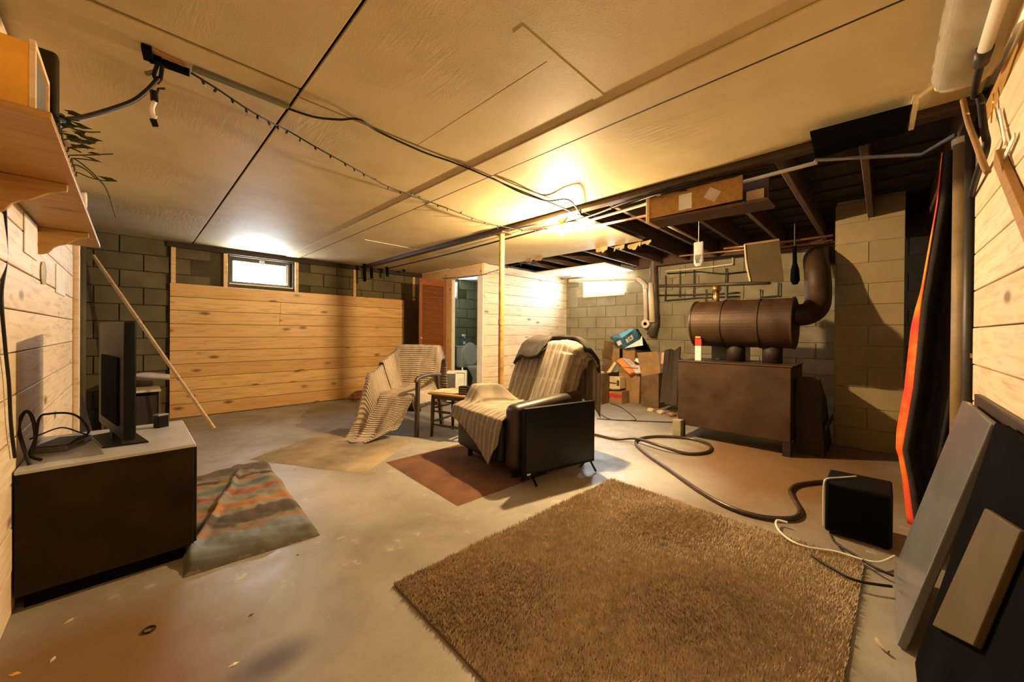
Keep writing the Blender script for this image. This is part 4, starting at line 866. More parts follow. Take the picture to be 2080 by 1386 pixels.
# hanging clear bag
G = thing('plastic_bag', 'clear plastic bag hanging from a joist in front of the pipes', 'bag', at(1419, 543, x=3.94))
a, b = at(1419, 492, x=3.94), at(1419, 541, x=3.94); hw = 0.045
def bagf(u, v):
    an = u*2*math.pi; p = a.lerp(b, v); k = 1.0 if v < 0.85 else 1-0.4*(v-0.85)/0.15
    return p+Vector((math.cos(an)*0.018*k*(0.5+v), math.sin(an)*hw*k, 0.006*nz(u*8, v*8)))
MB().grid(bagf, 18, 12).build('bag_film', 'polythene', G, smooth=True)
MB().tube([a+Vector((0, 0.0, -0.21)), a+Vector((0, 0, -0.13))], [0.028, 0.034], 10).build('water_fill', 'glass_clear', G, smooth=True)
MB().tube([Vector((a.x, a.y, 2.226)), a], 0.002).build('string', 'cable_white', G)
# ------------------------------------------------------------------ junk pile by the far wall
def carton(name, label, quad, x0, x1, mat, cat='box', z0=None, bevel=0.004):
    """box from its seen front outline (px corners tl,tr,br,bl on plane x0), running back to x1"""
    f = [at(a, b, x=x0) for a, b in quad]
    if z0 is not None:
        for i in (2, 3): f[i].z = z0
    bk = [p+Vector((x1-x0, 0, 0)) for p in f]
    o = MB().hexa([f[3], f[2], bk[2], bk[3]], [f[0], f[1], bk[1], bk[0]]).build(name, mat, bevel=bevel, world=tuple((f[2]+f[3])/2))
    return tag(o, label, cat), f
o, f = carton('cardboard_box', 'low cardboard box with a red stripe at the bottom of the junk pile', [(1208, 795), (1263, 796), (1263, 819), (1214, 817)], 5.35, 5.58, 'cardboard', z0=0.001)
MB().box(5.345, 5.35, f[1].y+0.002, f[0].y-0.002, f[0].z-0.055, f[0].z).build('red_stripe', 'box_red', o)
MB().box(5.343, 5.35, (f[0].y+f[1].y)/2-0.03, (f[0].y+f[1].y)/2+0.02, f[0].z-0.085, f[0].z-0.065).build('hand_hole', 'black_matte', o)
MB().obox((5.50, f[0].y+0.02, f[0].z+0.06), (0.26, 0.010, 0.13), (0.5, 0, 0)).build('flap', 'cardboard', o)
o, f = carton('printed_box', 'white printed box resting on the red-striped cardboard box', [(1226, 766), (1259, 767), (1259, 791), (1222, 789)], 5.38, 5.56, 'cardboard_pale')
MB().box(5.376, 5.38, f[1].y+0.06, f[0].y-0.06, f[0].z-0.09, f[0].z-0.075).build('print_bar', 'black_matte', o)
MB().box(5.376, 5.38, f[1].y+0.01, f[1].y+0.05, f[0].z-0.12, f[0].z-0.03).build('print_picture', 'steel_dark', o)
MB().box(5.376, 5.38, f[0].y-0.05, f[0].y-0.02, f[0].z-0.13, f[0].z-0.05).build('print_mark', 'steel_dark', o)
o, f = carton('cardboard_box', 'tan open cardboard box behind the white printed box', [(1257, 757), (1300, 760), (1298, 812), (1257, 812)], 5.60, 5.95, 'cardboard', z0=0.001); ztop = max(p.z for p in f)
MB().obox((5.58, (f[0].y+f[1].y)/2, f[0].z+0.04), (0.012, abs(f[0].y-f[1].y)-0.02, 0.14), (0, -0.5, 0)).build('flap', 'cardboard', o)
o, f = carton('cardboard_box', 'dark tall cardboard box standing at the right of the junk pile', [(1302, 765), (1338, 759), (1338, 822), (1302, 818)], 5.45, 5.68, 'cardboard_dark', z0=0.001)
MB().hexa([at(1303, 765, x=5.45), at(1342, 758, x=5.45), at(1342, 758, x=5.46), at(1303, 765, x=5.46)], [at(1294, 717, x=5.40), at(1336, 714, x=5.40), at(1336, 714, x=5.41), at(1294, 717, x=5.41)]).build('raised_flap', 'cardboard', o)
o, f = carton('cardboard_box', 'brown cardboard box under the blue drink pack', [(1240, 708), (1290, 712), (1288, 757), (1246, 757)], 5.72, 6.02, 'cardboard', z0=ztop+0.003)
MB().obox((5.70, f[0].y+0.03, f[0].z-0.02), (0.012, 0.16, 0.30), (0.15, -0.2, 0)).build('flap', 'cardboard_dark', o)
MB().obox((5.712, (f[0].y+f[1].y)/2+0.02, f[0].z-0.10), (0.010, 0.05, 0.20)).build('tape_strip', 'black_matte', o)
# leaning flat pieces in the heap
def slab(name, label, q, th, mat, cat):
    """flat leaning piece: four (px,py,x) corners"""
    f = [at(a, b, x=c) for a, b, c in q]; n = (f[1]-f[0]).cross(f[3]-f[0]).normalized()*th
    if n.x < 0: n = -n
    return tag(MB().hexa(f, [p+n for p in f]).build(name, mat, world=tuple((f[2]+f[3])/2)), label, cat)
slab('orange_package', 'slim orange package lying slanted on the junk pile', [(1252, 733, 5.62), (1262, 727, 5.66), (1290, 755, 5.52), (1278, 760, 5.48)], 0.04, 'box_orange', 'package')
slab('grey_folder', 'grey and pink flat package beside the orange one', [(1264, 727, 5.67), (1280, 730, 5.7), (1302, 752, 5.58), (1291, 755, 5.55)], 0.03, 'cloth_lilac', 'package')
slab('paper_board', 'cream angled sheet poking out of the junk pile', [(1248, 735, 5.60), (1252, 738, 5.60), (1240, 757, 5.52), (1232, 757, 5.52)], 0.012, 'cardboard_pale', 'sheet')
slab('dark_sheet', 'dark sheet inside the cream angled sheet of the pile', [(1250, 736, 5.62), (1264, 750, 5.62), (1252, 757, 5.56), (1241, 755, 5.56)], 0.01, 'block_green', 'sheet')
slab('cardboard_sheet', 'brown cardboard sheet standing at the left of the junk pile', [(1222, 711, 5.80), (1241, 710, 5.80), (1246, 757, 5.70), (1226, 760, 5.70)], 0.012, 'cardboard_dark', 'sheet')
o, f = carton('cardboard_box', 'plain low cardboard box behind the recliner back', [(1190, 759), (1222, 760), (1222, 800), (1190, 800)], 5.10, 5.32, 'cardboard_dark', z0=0.001)
tag(MB().box(5.12, 5.28, f[1].y+0.06, f[0].y-0.05, f[0].z+0.004, f[0].z+0.035).build('white_tray', 'white_plastic', bevel=0.004, world=(5.2, (f[0].y+f[1].y)/2, f[0].z)), 'white tray on the low cardboard box behind the recliner', 'tray')
carton('cardboard_box', 'tan cardboard box standing between the recliner and the block wall', [(1190, 743), (1222, 742), (1222, 800), (1190, 800)], 5.67, 5.95, 'cardboard', z0=0.001)
slab('white_scrap', 'torn white scrap on the right side of the heap', [(1292, 727, 5.66), (1300, 731, 5.66), (1298, 738, 5.64), (1289, 733, 5.64)], 0.01, 'paper_white', 'scrap')
slab('leather_scrap', 'crumpled brown packing paper in the middle of the heap', [(1280, 742, 5.6), (1301, 742, 5.6), (1303, 757, 5.5), (1290, 758, 5.5)], 0.03, 'cloth_lilac', 'paper')
# blue drink pack with a white underside
BP = thing('drink_pack', 'blue drink pack with a number tipped on top of the junk pile', 'box', at(1275, 706, x=5.75))
def quadp(name, q, th, mat):
    f = [at(a, b, x=c) for a, b, c in q]; n = (f[1]-f[0]).cross(f[3]-f[0]).normalized()*th
    if n.x < 0: n = -n
    return MB().hexa(f, [p+n for p in f]).build(name, mat, BP, bevel=0.002)
quadp('front_face', [(1263, 687, 5.70), (1290, 668, 5.74), (1300, 690, 5.70), (1268, 706, 5.62)], 0.12, 'box_blue')
quadp('top_face', [(1256, 680, 5.78), (1280, 668, 5.84), (1288, 669, 5.74), (1264, 687, 5.70)], 0.03, 'box_cyan')
quadp('side_face', [(1239, 684, 5.74), (1255, 680, 5.80), (1264, 687, 5.69), (1268, 706, 5.61)], 0.05, 'box_blue')
quadp('side_label', [(1252, 695, 5.66), (1260, 691, 5.665), (1263, 699, 5.635), (1256, 703, 5.63)], 0.01, 'cloth_lilac')
quadp('number_plate', [(1270, 690, 5.675), (1283, 680, 5.70), (1287, 688, 5.69), (1274, 697, 5.655)], 0.012, 'cardboard_pale')
quadp('white_face', [(1300, 690, 5.66), (1304, 681, 5.66), (1306, 702, 5.60), (1268, 708, 5.60)], 0.02, 'paper_white')
cu = bpy.data.curves.new('number_text', 'FONT'); cu.body = '24'; cu.size = 0.085; cu.extrude = 0.002; cu.align_x = 'CENTER'; cu.align_y = 'CENTER'
to = bpy.data.objects.new('number_text', cu); COL.objects.link(to)
bpy.context.view_layer.update(); me = bpy.data.meshes.new_from_object(to); bpy.data.objects.remove(to)
cen = at(1278.5, 689, x=5.66); exv = (at(1285, 684.5, x=5.672)-at(1272, 693.5, x=5.645)).normalized(); eyv = (at(1276, 684, x=5.675)-at(1280.5, 692.5, x=5.655)).normalized(); eyv = (eyv-exv*eyv.dot(exv)).normalized(); nv = exv.cross(eyv)
mo = bpy.data.objects.new('number_text', me); COL.objects.link(mo); mo.parent = BP; me.materials.append(MATS['box_blue'])
mo.matrix_basis = Matrix.Translation(cen-OFF[BP.name]+nv*0.004) @ Matrix((exv, eyv, nv)).transposed().to_4x4()
slab('black_bag', 'black bag lump behind the blue drink pack', [(1292, 668, 5.95), (1306, 690, 5.95), (1318, 712, 5.93), (1290, 712, 5.93)], 0.08, 'black_matte', 'bag')
for k, q in enumerate(([(1350, 712, 5.75), (1360, 709, 5.75), (1352, 818, 5.25), (1340, 818, 5.25)], [(1362, 708, 5.72), (1370, 712, 5.72), (1362, 822, 5.18), (1350, 822, 5.18)], [(1370, 712, 5.62), (1381, 704, 5.62), (1374, 824, 5.10), (1362, 824, 5.10)], [(1344, 716, 5.95), (1349, 716, 5.95), (1343, 800, 5.6), (1338, 800, 5.6)])):
    slab('old_board', ['dark split board leaning behind the furnace left end', 'second dark split board leaning by the furnace', 'black jagged board leaning nearest the furnace', 'thin tan lath leaning behind the dark boards'][k], q, 0.025, 'wood_old' if k < 3 else 'pine_stud', 'board')
for k, (a, b, r) in enumerate(((1322, 812, 0.045), (1342, 819, 0.05), (1365, 822, 0.05))):
    lump('floor_scrap', ['small pale scrap on the floor below the dark tall box', 'round pale scrap on the floor by the leaning boards', 'dark reddish scrap on the floor by the furnace'][k], 'scrap', at(a, b, x=5.2-0.05*k)*1.0-Vector((0, 0, at(a, b, x=5.2-0.05*k).z)), (r, r, r*0.6), 'cardboard_pale' if k < 2 else 'rag', 9+k)
# ------------------------------------------------------------------ hose and cables on the floor
HZ = 0.016
hp = [(1190, 880), (1213, 884), (1250, 892), (1290, 897), (1340, 912), (1390, 921), (1425, 921), (1443, 914), (1438, 902), (1400, 891), (1350, 887), (1310, 889), (1291, 899), (1310, 920), (1360, 955), (1420, 997), (1480, 1030), (1540, 1049), (1590, 1054), (1618, 1050), (1624, 1035), (1610, 1010), (1606, 995), (1625, 984), (1680, 979), (1740, 984), (1785, 992)]
pts = [at(a, b, z=HZ) for a, b in hp]
pts[4].z = pts[3].z = 0.045
o = MB().tube(smoothpath(pts, 8), 0.014, 10).build('rubber_hose', 'hose_brown', smooth=True, world=tuple(pts[0])); tag(o, 'long dark rubber hose looping over the floor in front of the furnace', 'hose')
cable('floor_cable', 'thin black cable running from the recliner to the furnace', [at(a, b, z=0.006) for a, b in ((1212, 851), (1245, 853), (1285, 855), (1330, 857), (1366, 858))], 0.006, 'cable_black')
cable('floor_cable', 'thin bent black cable by the junk pile', [at(a, b, z=0.006) for a, b in ((1240, 820), (1262, 828), (1290, 850), (1284, 854), (1240, 852), (1212, 836))], 0.005, 'cable_black')
cable('floor_cable', 'black cable curving from the speaker box over the rug edge', [at(a, b, z=0.03) for a, b in ((1688, 1088), (1700, 1105), (1740, 1130), (1780, 1155), (1815, 1170))], 0.006, 'cable_black')
cable('floor_cable', 'dark cable crossing the corner of the shag rug', [at(a, b, z=0.034) for a, b in ((1650, 1130), (1690, 1155), (1740, 1180), (1812, 1192))], 0.006, 'cable_black')
cable('floor_cable', 'white cable bundle looping from the rug edge to the speaker box', [at(a, b, z=0.03) for a, b in ((1600, 1062), (1578, 1058), (1580, 1075), (1605, 1098), (1640, 1112), (1700, 1122), (1760, 1140), (1790, 1142), (1818, 1130))], 0.006, 'cable_white')
# ------------------------------------------------------------------ speaker box, curtain, leaning panels on the right
SPK = thing('subwoofer', 'black speaker box on the floor before the curtain', 'speaker', (2.84, 0.09, 0))
MB().box(2.715, 2.98, -0.045, 0.222, 0.012, 0.29).build('cabinet', 'black_plastic', SPK, bevel=0.012, seg=3)
MB().box(2.708, 2.715, -0.03, 0.208, 0.03, 0.275).build('grille', 'black_matte', SPK, bevel=0.003)
for y in (-0.02, 0.19):
    for x in (2.74, 2.95): MB().cyl((x, y, 0), (x, y, 0.013), 0.014).build('foot', 'black_plastic', SPK)
cable('speaker_wire', 'thin white wire running over the edge of the black speaker box', [(2.712, 0.226, 0.03), (2.706, 0.228, 0.15), (2.706, 0.226, 0.27), (2.73, 0.215, 0.298), (2.80, 0.17, 0.298), (2.90, 0.10, 0.298)], 0.004, 'cable_white')
CU = thing('curtain', 'dark curtain with a red and orange edge hanging beside the chimney', 'curtain', (3.2, -0.25, 0))
edge = [(0.0, (3.05, -0.165)), (0.12, (3.10, -0.155)), (0.40, (3.20, -0.10)), (0.62, (3.22, -0.075)), (0.80, (3.22, -0.035)), (0.88, (3.20, -0.06)), (1.0, (3.16, -0.085))]
def curt(u, v):
    ex, ey = pl(edge, v); z = 2.08-2.07*v
    y = ey-u*0.62; x = ex+0.035*math.sin(u*30+1.0)+0.012*nz(u*8, v*3)+u*0.05
    return (x, y, z)
MB().grid(lambda u, v: curt(0.09+0.91*u, v), 60, 40).build('cloth', 'curtain_dark', CU, smooth=True, solid=0.004)
def cedge(u, v):
    p = Vector(curt(0.09*u, v)); wdt = pl([(0.0, 0.10), (0.15, 0.15), (0.35, 0.25), (0.45, 0.6), (0.75, 0.7), (0.82, 0.45), (1.0, 0.55)], v)
    q = Vector(curt(0.09, v)); p = q+(p-q)*wdt; p.x -= 0.012*math.sin(u*math.pi)*1.0; return p
MB().grid(cedge, 8, 50).build('edge_strip', 'curtain_fire', CU, smooth=True, solid=0.003)
pipe('curtain_rail', 'thin metal rail carrying the dark curtain', [at(1655, 325, z=2.11), at(1870, 314, z=2.11), Vector((2.90, -0.25, 2.11))], 0.010, 'steel_grey', cat='rail')
# grey glossy sheet-metal panel leaning on the right wall, black panel and tan board before it
def lean(name, label, x0, x1, xt0, xt1, yb, yt, zt, th, mat, cat, parent=None, z0=0.001):
    f = [Vector((x0, yb, z0)), Vector((x1, yb, z0)), Vector((xt1, yt, zt)), Vector((xt0, yt, zt))]; n = Vector((0, -0.96, -0.26))*th
    m = MB().hexa([f[0], f[1], f[1]+n, f[0]+n], [f[3], f[2], f[2]+n, f[3]+n])
    zmin = min(v.z for v in m.v)
    for v in m.v: v.z -= zmin-0.001 if z0 < 0.01 else 0
    return m
o = lean('x', '', 1.90, 2.50, 1.83, 2.40, -0.045, -0.235, 0.83, 0.025, '', '').build('sheet_panel', 'steel_panel', bevel=0.004, world=(2.2, -0.05, 0)); tag(o, 'grey glossy panel leaning against the pine right wall', 'panel')
o = lean('x', '', 1.05, 1.84, 1.05, 1.79, -0.085, -0.238, 0.84, 0.03, '', '').build('black_board', 'black_matte', bevel=0.004, world=(1.45, -0.09, 0)); tag(o, 'large black board leaning on the right wall before the grey panel', 'board')
m = MB()
fr = [at(1893, 1270, y=-0.10), at(1975, 1312, y=-0.10), at(2072, 1078, y=-0.10), at(2000, 1032, y=-0.10)]
ln0 = lambda px, py: (lambda d: Vector((0, 0, CAM_H))+d*((-0.066-0.182*CAM_H)/(d.y+0.182*d.z)))(_f+_r*((px-1040)/FPX)+_u*((CYP-py)/FPX))
fr = [ln0(1893, 1270), ln0(1975, 1312), ln0(2072, 1078), ln0(2000, 1032)]
nn = Vector((0, -0.98, -0.2))*0.014
o = MB().hexa([p for p in fr], [p+nn for p in fr]).build('tan_board', 'board_olive', bevel=0.003, world=tuple(fr[0])); tag(o, 'tan rectangular board leaning flat on the black board', 'board')
for k, (dy, zt, x0, x1) in enumerate(((-0.268, 0.86, 1.7, 2.48), )):
    o = MB().box(x0, x1, -0.292, -0.275, 0.001, zt).build('old_board', 'wood_dark', bevel=0.003, world=((x0+x1)/2, -0.283, 0)); tag(o, 'dark wooden board upright behind the leaning grey panel', 'board')
o = MB().tube(smoothpath([at(1780, 1298, z=0.01), at(1790, 1312, z=0.012), at(1805, 1325, z=0.01)], 5), [0.006]*11, 6).build('metal_clip', 'leaf_dry', world=tuple(at(1790, 1312, z=0))); tag(o, 'small metal clip on the floor at the foot of the grey panel', 'clip')
# diagonal brace on the right wall and things above it
a, b = at(2028, 318, y=-0.285), at(2110, 510, y=-0.285)
o = MB().beam(a, b, 0.055, 0.02, up=(0, 1, 0)).build('diagonal_brace', 'wood_orange', bevel=0.003, world=tuple(b)); tag(o, 'orange wooden brace nailed slantwise on the pine right wall', 'board')
DU = thing('wrapped_duct', 'plastic-wrapped white duct under the ceiling above the right wall', 'duct', (2.0, -0.2, 2.1))
def duct(u, v):
    an = u*2*math.pi; x = 1.2+v*1.13; k = 1.0 if v < 0.93 else 1-0.25*(v-0.93)/0.07
    return (x, -0.215+0.085*k*math.copysign(abs(math.cos(an))**0.6, math.cos(an))+0.004*nz(u*9, v*20), 2.13+0.055*k*math.copysign(abs(math.sin(an))**0.6, math.sin(an))+0.006*nz(u*9, v*14, 3))
MB().grid(duct, 28, 40).build('wrap', 'polythene', DU, smooth=True)
MB().box(1.2, 2.30, -0.29, -0.14, 2.09, 2.175).build('duct_core', 'ceiling_sheet', DU, bevel=0.012)
MB().cyl((1.2, -0.225, 2.062), (2.0, -0.235, 2.062), 0.017).build('tube_light', 'cable_white', DU, smooth=True)
MB().cyl((2.0, -0.235, 2.062), (2.08, -0.235, 2.055), 0.021).build('coupling', 'steel_dark', DU, smooth=True)
cable('hanging_cable', 'thick black cable bundle hanging from the wrapped duct down the wall corner', [(2.08, -0.235, 2.05), (2.25, -0.24, 2.02), at(1990, 200, y=-0.255), at(1998, 260, y=-0.26), at(2003, 300, y=-0.262), at(1985, 355, y=-0.27), at(1972, 400, y=-0.285)], 0.011, 'cable_black')
cable('hanging_cable', 'pale twisted cable hanging in front of the pine right wall corner', [at(1956, 203, y=-0.225), at(1967, 250, y=-0.23), at(1982, 290, y=-0.235), at(1998, 335, y=-0.24), at(2006, 350, y=-0.245)], 0.009, 'cardboard')
for k, (a, b, c) in enumerate((((2030, 225), (2042, 290), 0.03), ((2062, 275), (2040, 320), 0.03), ((2018, 190), (2013, 250), 0.012))):
    p, q = at(*a, y=-0.288), at(*b, y=-0.285)
    o = MB().beam(p, q, c*0.7, 0.004, up=(0, 1, 0)).build('paper_scrap', 'paper_white' if k < 2 else 'box_yellow', bevel=0.001, world=tuple(q)); tag(o, ['white paper strip tucked above the pine right wall', 'crumpled white paper scrap by the orange brace', 'narrow yellow strip among the cables at the wall corner'][k], 'scrap')
# ------------------------------------------------------------------ under the ceiling
q = [at(1645, 270, z=2.15), at(1853, 215, z=2.15), at(1838, 270, z=2.15), at(1657, 324, z=2.15)]
o = MB().hexa(q, [p+Vector((0, 0, 0.008)) for p in q]).build('black_sheet', 'black_matte', world=tuple(q[0])); tag(o, 'black rectangular sheet fixed to the ceiling above the curtain', 'sheet')
q = [at(1854, 213, z=2.15), at(1866, 211, z=2.15), at(1856, 263, z=2.15), at(1845, 266, z=2.15)]
o = MB().hexa(q, [p+Vector((0, 0, 0.048)) for p in q]).build('trim_strip', 'tape', world=tuple(q[0])); tag(o, 'pale wooden strip along the black ceiling sheet', 'strip')
WB = thing('wooden_trough', 'orange wooden trough with pinned papers under the open joists', 'trough', (2.86, 0.93, 1.96))
MB().box(2.80, 2.812, 0.66, 1.29, 1.985, 2.145).build('side_board', 'wood_orange', WB, bevel=0.002)
MB().box(2.79, 3.0, 1.285, 1.31, 1.955, 2.16).build('end_board', 'pine_stud', WB, bevel=0.002)
MB().hexa([(2.80, 0.52, 1.945), (3.02, 0.52, 1.945), (3.02, 1.285, 1.962), (2.80, 1.285, 1.962)], [(2.80, 0.52, 1.965), (3.02, 0.52, 1.965), (3.02, 1.285, 1.982), (2.80, 1.285, 1.982)]).build('bottom_board', 'wood_joist', WB, bevel=0.003)
MB().box(2.985, 3.0, 0.55, 1.285, 1.985, 2.16).build('side_board', 'wood_joist', WB, bevel=0.002)
MB().box(2.797, 2.80, 0.975, 1.065, 2.0, 2.11).build('pinned_paper', 'paper_white', WB); MB().obox((2.798, 0.84, 2.06), (0.003, 0.085, 0.075), (0.6, 0, 0)).build('pinned_paper', 'cloth_lilac', WB)
MB().box(2.90, 2.905, 0.56, 0.66, 1.97, 2.06).build('pale_sheet', 'cardboard_pale', WB)
pipe('conduit_pipe', 'pale conduit running along the edge of the open joists', [at(1062, 468, z=2.13), at(1200, 447, z=2.13), at(1320, 412, z=2.135), at(1500, 372, z=2.14), at(1660, 330, z=2.14)], 0.012, 'pvc_cream')
pipe('conduit_pipe', 'second pale conduit reaching from the bulb to the wooden trough', [at(1180, 466, z=2.12), at(1313, 438, z=2.12)], 0.011, 'pvc_cream')
cable('ceiling_wire', 'black wire running along the beam past the bulb', [at(790, 545, z=2.155), at(900, 519, z=2.15), at(1000, 493, z=2.15), at(1100, 466, z=2.15), at(1200, 438, z=2.15), at(1290, 405, z=2.15), at(1420, 372, z=2.15), at(1560, 345, z=2.15)], 0.010, 'cable_black')
cable('ceiling_wire', 'thin wire looped beside the black beam wire', [at(1240, 425, z=2.14), at(1290, 410, z=2.16), at(1350, 392, z=2.13), at(1420, 384, z=2.14), at(1470, 372, z=2.15)], 0.005, 'cable_black')
cable('ceiling_wire', 'dark wire run along the ceiling seam towards the bulb', [at(586, 221, z=2.19), at(640, 238, z=2.185), at(690, 243, z=2.18), at(730, 243, z=2.185), at(770, 268, z=2.19), at(860, 309, z=2.185), at(920, 330, z=2.19), at(988, 358, z=2.18), at(1050, 385, z=2.185), at(1120, 413, z=2.18), at(1178, 437, z=2.17)], 0.0055, 'cable_black')
cable('ceiling_wire', 'second dark wire beside the seam wire near the bulb', [at(1000, 362, z=2.19), at(1060, 392, z=2.17), at(1110, 408, z=2.18), at(1150, 405, z=2.16), at(1168, 418, z=2.14), at(1180, 438, z=2.165)], 0.006, 'cable_black')
p, q = at(391, 139, z=2.19), at(586, 217, z=2.19)
o = MB().beam(p, q, 0.03, 0.014).build('cable_duct', 'block_green', bevel=0.002, world=tuple(p)); tag(o, 'dark flat wire channel on the ceiling leading to the seam wire', 'channel')
HK = thing('ceiling_hook_plate', 'dark torn bracket plate on the ceiling above the plant', 'bracket', at(340, 120, z=2.19))
for (a, b, wdt) in (((297, 95), (302, 120), 0.03), ((302, 118), (330, 126), 0.035), ((330, 128), (385, 148), 0.028)):
    MB().beam(at(*a, z=2.185), at(*b, z=2.185), wdt, 0.022).build('plate_piece', 'black_matte', HK, bevel=0.002)
MB().beam(at(305, 100, z=2.193), at(375, 132, z=2.193), 0.02, 0.01).build('wood_strip', 'wood_orange', HK)
for (a, b) in (((320, 130), (312, 152)), ((330, 132), (326, 160)), ((312, 152), (318, 165)), ((326, 160), (319, 168))): MB().tube([at(*a, z=2.15), at(*b, z=2.12)], 0.007).build('hook', 'black_plastic', HK)
MB().beam(at(314, 146, z=2.13), at(296, 150, z=2.12), 0.012, 0.012).build('clip', 'steel_grey', HK)
cable('hanging_cable', 'thick dark cable sagging from the ceiling bracket to the plant shelf', [at(322, 158, z=2.12), at(300, 182, z=2.05), at(270, 205, z=1.98), at(225, 222, z=1.90), at(170, 238, z=1.80), at(130, 244, z=1.72), at(115, 243, z=1.66)], 0.008, 'cable_black')
HP = thing('hanging_plug', 'dark plug on a short white flex hanging below the ceiling bracket', 'plug', at(312, 258, z=1.95))
yy0 = 1.9
MB().tube([at(335, 180, y=yy0), at(322, 180, y=yy0), at(316, 200, y=yy0)], 0.004).build('wire', 'cable_black', HK if False else HP)
MB().tube([at(312, 185, y=yy0), at(314, 205, y=yy0)], 0.011).build('adapter', 'black_plastic', HP)
MB().tube(smoothpath([at(314, 207, y=yy0), at(309, 220, y=yy0), at(311, 234, y=yy0), at(317, 240, y=yy0)], 5), 0.007).build('flex', 'cable_white', HP, smooth=True)
MB().hexa([at(303, 240, y=yy0), at(318, 242, y=yy0), at(318, 242, y=yy0+0.03), at(303, 240, y=yy0+0.03)], [at(310, 258, y=yy0), at(323, 258, y=yy0), at(323, 258, y=yy0+0.03), at(310, 258, y=yy0+0.03)]).build('plug', 'black_plastic', HP, bevel=0.002)
# string lights
ST = thing('string_lights', 'dark string of small unlit bulbs strung across the ceiling to the lamp', 'string lights', at(585, 265, z=2.17))
sp_ = [(388, 148), (440, 180), (500, 220), (545, 246), (585, 266), (640, 298), (700, 331), (738, 352), (790, 380), (835, 396), (870, 409), (910, 424), (960, 443), (1010, 458), (1062, 467), (1110, 466), (1165, 463), (1225, 455)]
zz = [2.185, 2.17, 2.16, 2.165, 2.185, 2.16, 2.15, 2.15, 2.15, 2.16, 2.185, 2.165, 2.15, 2.15, 2.14, 2.13, 2.13, 2.14]
pts = smoothpath([at(a, b, z=z) for (a, b), z in zip(sp_, zz)], 6)
MB().tube(pts, 0.0042, 6).build('cord', 'cable_black', ST, smooth=True)
bl = None; rb = random.Random(2)
for k in range(3, len(pts)-1, 3):
    p = pts[k]; d = Vector((rb.uniform(-0.6, 0.6), rb.uniform(-0.6, 0.6), -1 if rb.random() < 0.8 else 0.6)).normalized()
    if bl is None:
        bl = MB().tube([(0, 0, 0), (0, 0, -0.018)], 0.0055, 8).build('bulb_holder', 'cable_black', ST, raw=True); gl = MB().tube([(0, 0, -0.017), (0, 0, -0.028), (0, 0, -0.035)], [0.0035, 0.0035, 0.001], 6).build('mini_bulb', 'glass_clear', bl, raw=True)
        o1 = bl
    else:
        o1 = dup(bl, ST); dup(gl, o1)
    o1.location = p-OFF[ST.name]; o1.rotation_euler = d.to_track_quat('-Z', 'Y').to_euler()
ST2 = thing('string_lights', 'short string of small bulbs drooping over the closet doorway', 'string lights', at(940, 562, x=3.84))
pts = smoothpath([at(900, 565, x=3.86), at(930, 564, x=3.86), at(975, 559, x=3.86), at(1010, 549, x=3.82), at(1042, 540, x=3.80), at(1090, 530, x=3.8)], 6)
MB().tube(pts, 0.005, 6).build('cord', 'cable_black', ST2, smooth=True)
for k in range(2, len(pts), 4):
    o1 = dup(bl, ST2); dup(gl, o1); o1.location = pts[k]-OFF[ST2.name]; o1.rotation_euler = (0, 0, 0)
q0, q1 = at(857, 557, x=3.86), at(912, 546, x=3.86)
o = MB().beam(q0, q1, 0.012, 0.022).build('white_strip', 'white_plastic', world=tuple(q0)); tag(o, 'short white plastic strip under the ceiling above the louvered door', 'strip')
q0, q1 = at(741, 487, z=2.2), at(852, 508, z=2.2)
o = MB().beam(q0, q1, 0.008, 0.005).build('ceiling_wire', 'cable_white', world=tuple(q0)); tag(o, 'thin pale wire stapled to the ceiling before the yellowed post', 'wire')
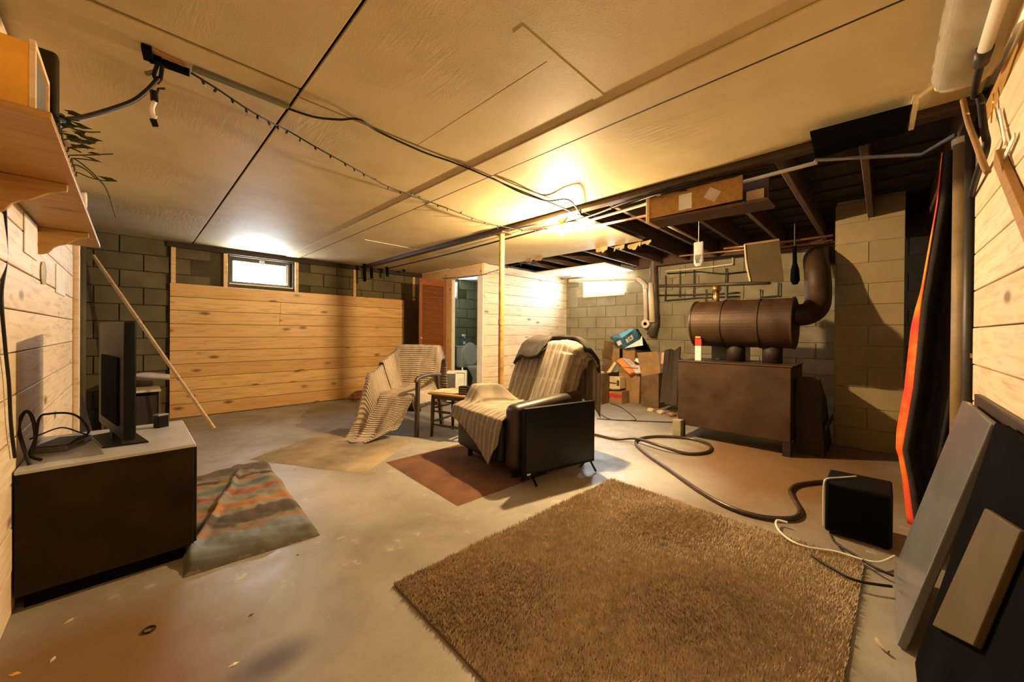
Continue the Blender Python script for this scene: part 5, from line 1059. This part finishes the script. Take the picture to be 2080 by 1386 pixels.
# torn ceiling edge and hanging insulation tufts
rt_ = random.Random(11)
for k, (a, b, r) in enumerate(((1222, 503, 0.10), (1258, 499, 0.08), (1288, 495, 0.10), (1304, 492, 0.13), (1094, 522, 0.09), (1075, 527, 0.07))):
    p = at(a, b, z=2.20); pts_ = [(-r, 0)]+[(-r+2*r*i/6, -rt_.uniform(0.02, 0.05+r*0.4)) for i in range(7)]+[(r, 0)]
    o = MB().prism(pts_, (p.x, p.y, 2.203), (0.25, 0.97, 0), (0.3, 0, 0.95), 0.010).build('insulation_tuft', 'insulation', world=(p.x, p.y, 2.203))
    tag(o, 'torn tan flap hanging from the broken ceiling edge by the joists', 'insulation', 'flaps along the broken ceiling edge')
for k, (x, y0, y1) in enumerate(((738, 548, 572), (752, 548, 566), (784, 540, 562), (818, 532, 552))):
    q = at(x+3, y1, y=6.0); p = Vector((q.x-0.01, 6.0, 2.203))
    o = MB().beam(p, q, 0.05, 0.008, up=(0, 1, 0)).build('hanging_strip', 'black_matte', world=tuple(q)); tag(o, 'dark torn strip hanging from the ceiling edge above the panelling', 'strip', 'torn strips over the panelling')
# ------------------------------------------------------------------ debris on the floor
pr = at(303, 1279, z=0.004); o = MB().tube([pr+Vector((0.017*math.cos(a), 0.017*math.sin(a), 0)) for a in [2*math.pi*k/20 for k in range(20)]], 0.003, 6, closed=True).build('rubber_ring', 'cable_black', smooth=True, world=tuple(pr)); tag(o, 'small dark ring lying on the concrete floor', 'ring')
deb = [(475, 1350, 0.016, 'paper_white', 'crumpled white scrap on the floor near the shag rug'), (107, 1340, 0.016, 'leaf_dry', 'pale dry leaf on the shade-tinted floor'), (30, 1370, 0.018, 'box_yellow', 'yellow leaf on the floor by the left wall'), (140, 1262, 0.018, 'leaf_dry', 'long pale chip on the floor before the cabinet'), (605, 1128, 0.010, 'leaf_dry', 'small pale chip beside the quilt'), (510, 1250, 0.012, 'cardboard_dark', 'dark flat smudge of debris on the floor'), (600, 955, 0.01, 'leaf_dry', 'tiny chip between the quilt and the carpet remnant'), (1115, 1010, 0.01, 'paper_white', 'tiny white chip in front of the television feet')]
for k, (a, b, r, m_, lab) in enumerate(deb):
    p = at(a, b, z=0.0); an = k*1.3
    d = Vector((math.cos(an), math.sin(an), 0)); s = Vector((-d.y, d.x, 0))
    o = MB().add([p-d*r, p-s*r*0.5+Vector((0, 0, 0.001)), p+d*r, p+s*r*0.5+Vector((0, 0, 0.001)), p+Vector((0, 0, 0.006))], [(0, 1, 4), (1, 2, 4), (2, 3, 4), (3, 0, 4), (3, 2, 1, 0)]).build('floor_chip', m_, world=tuple(p)); tag(o, lab, 'debris')
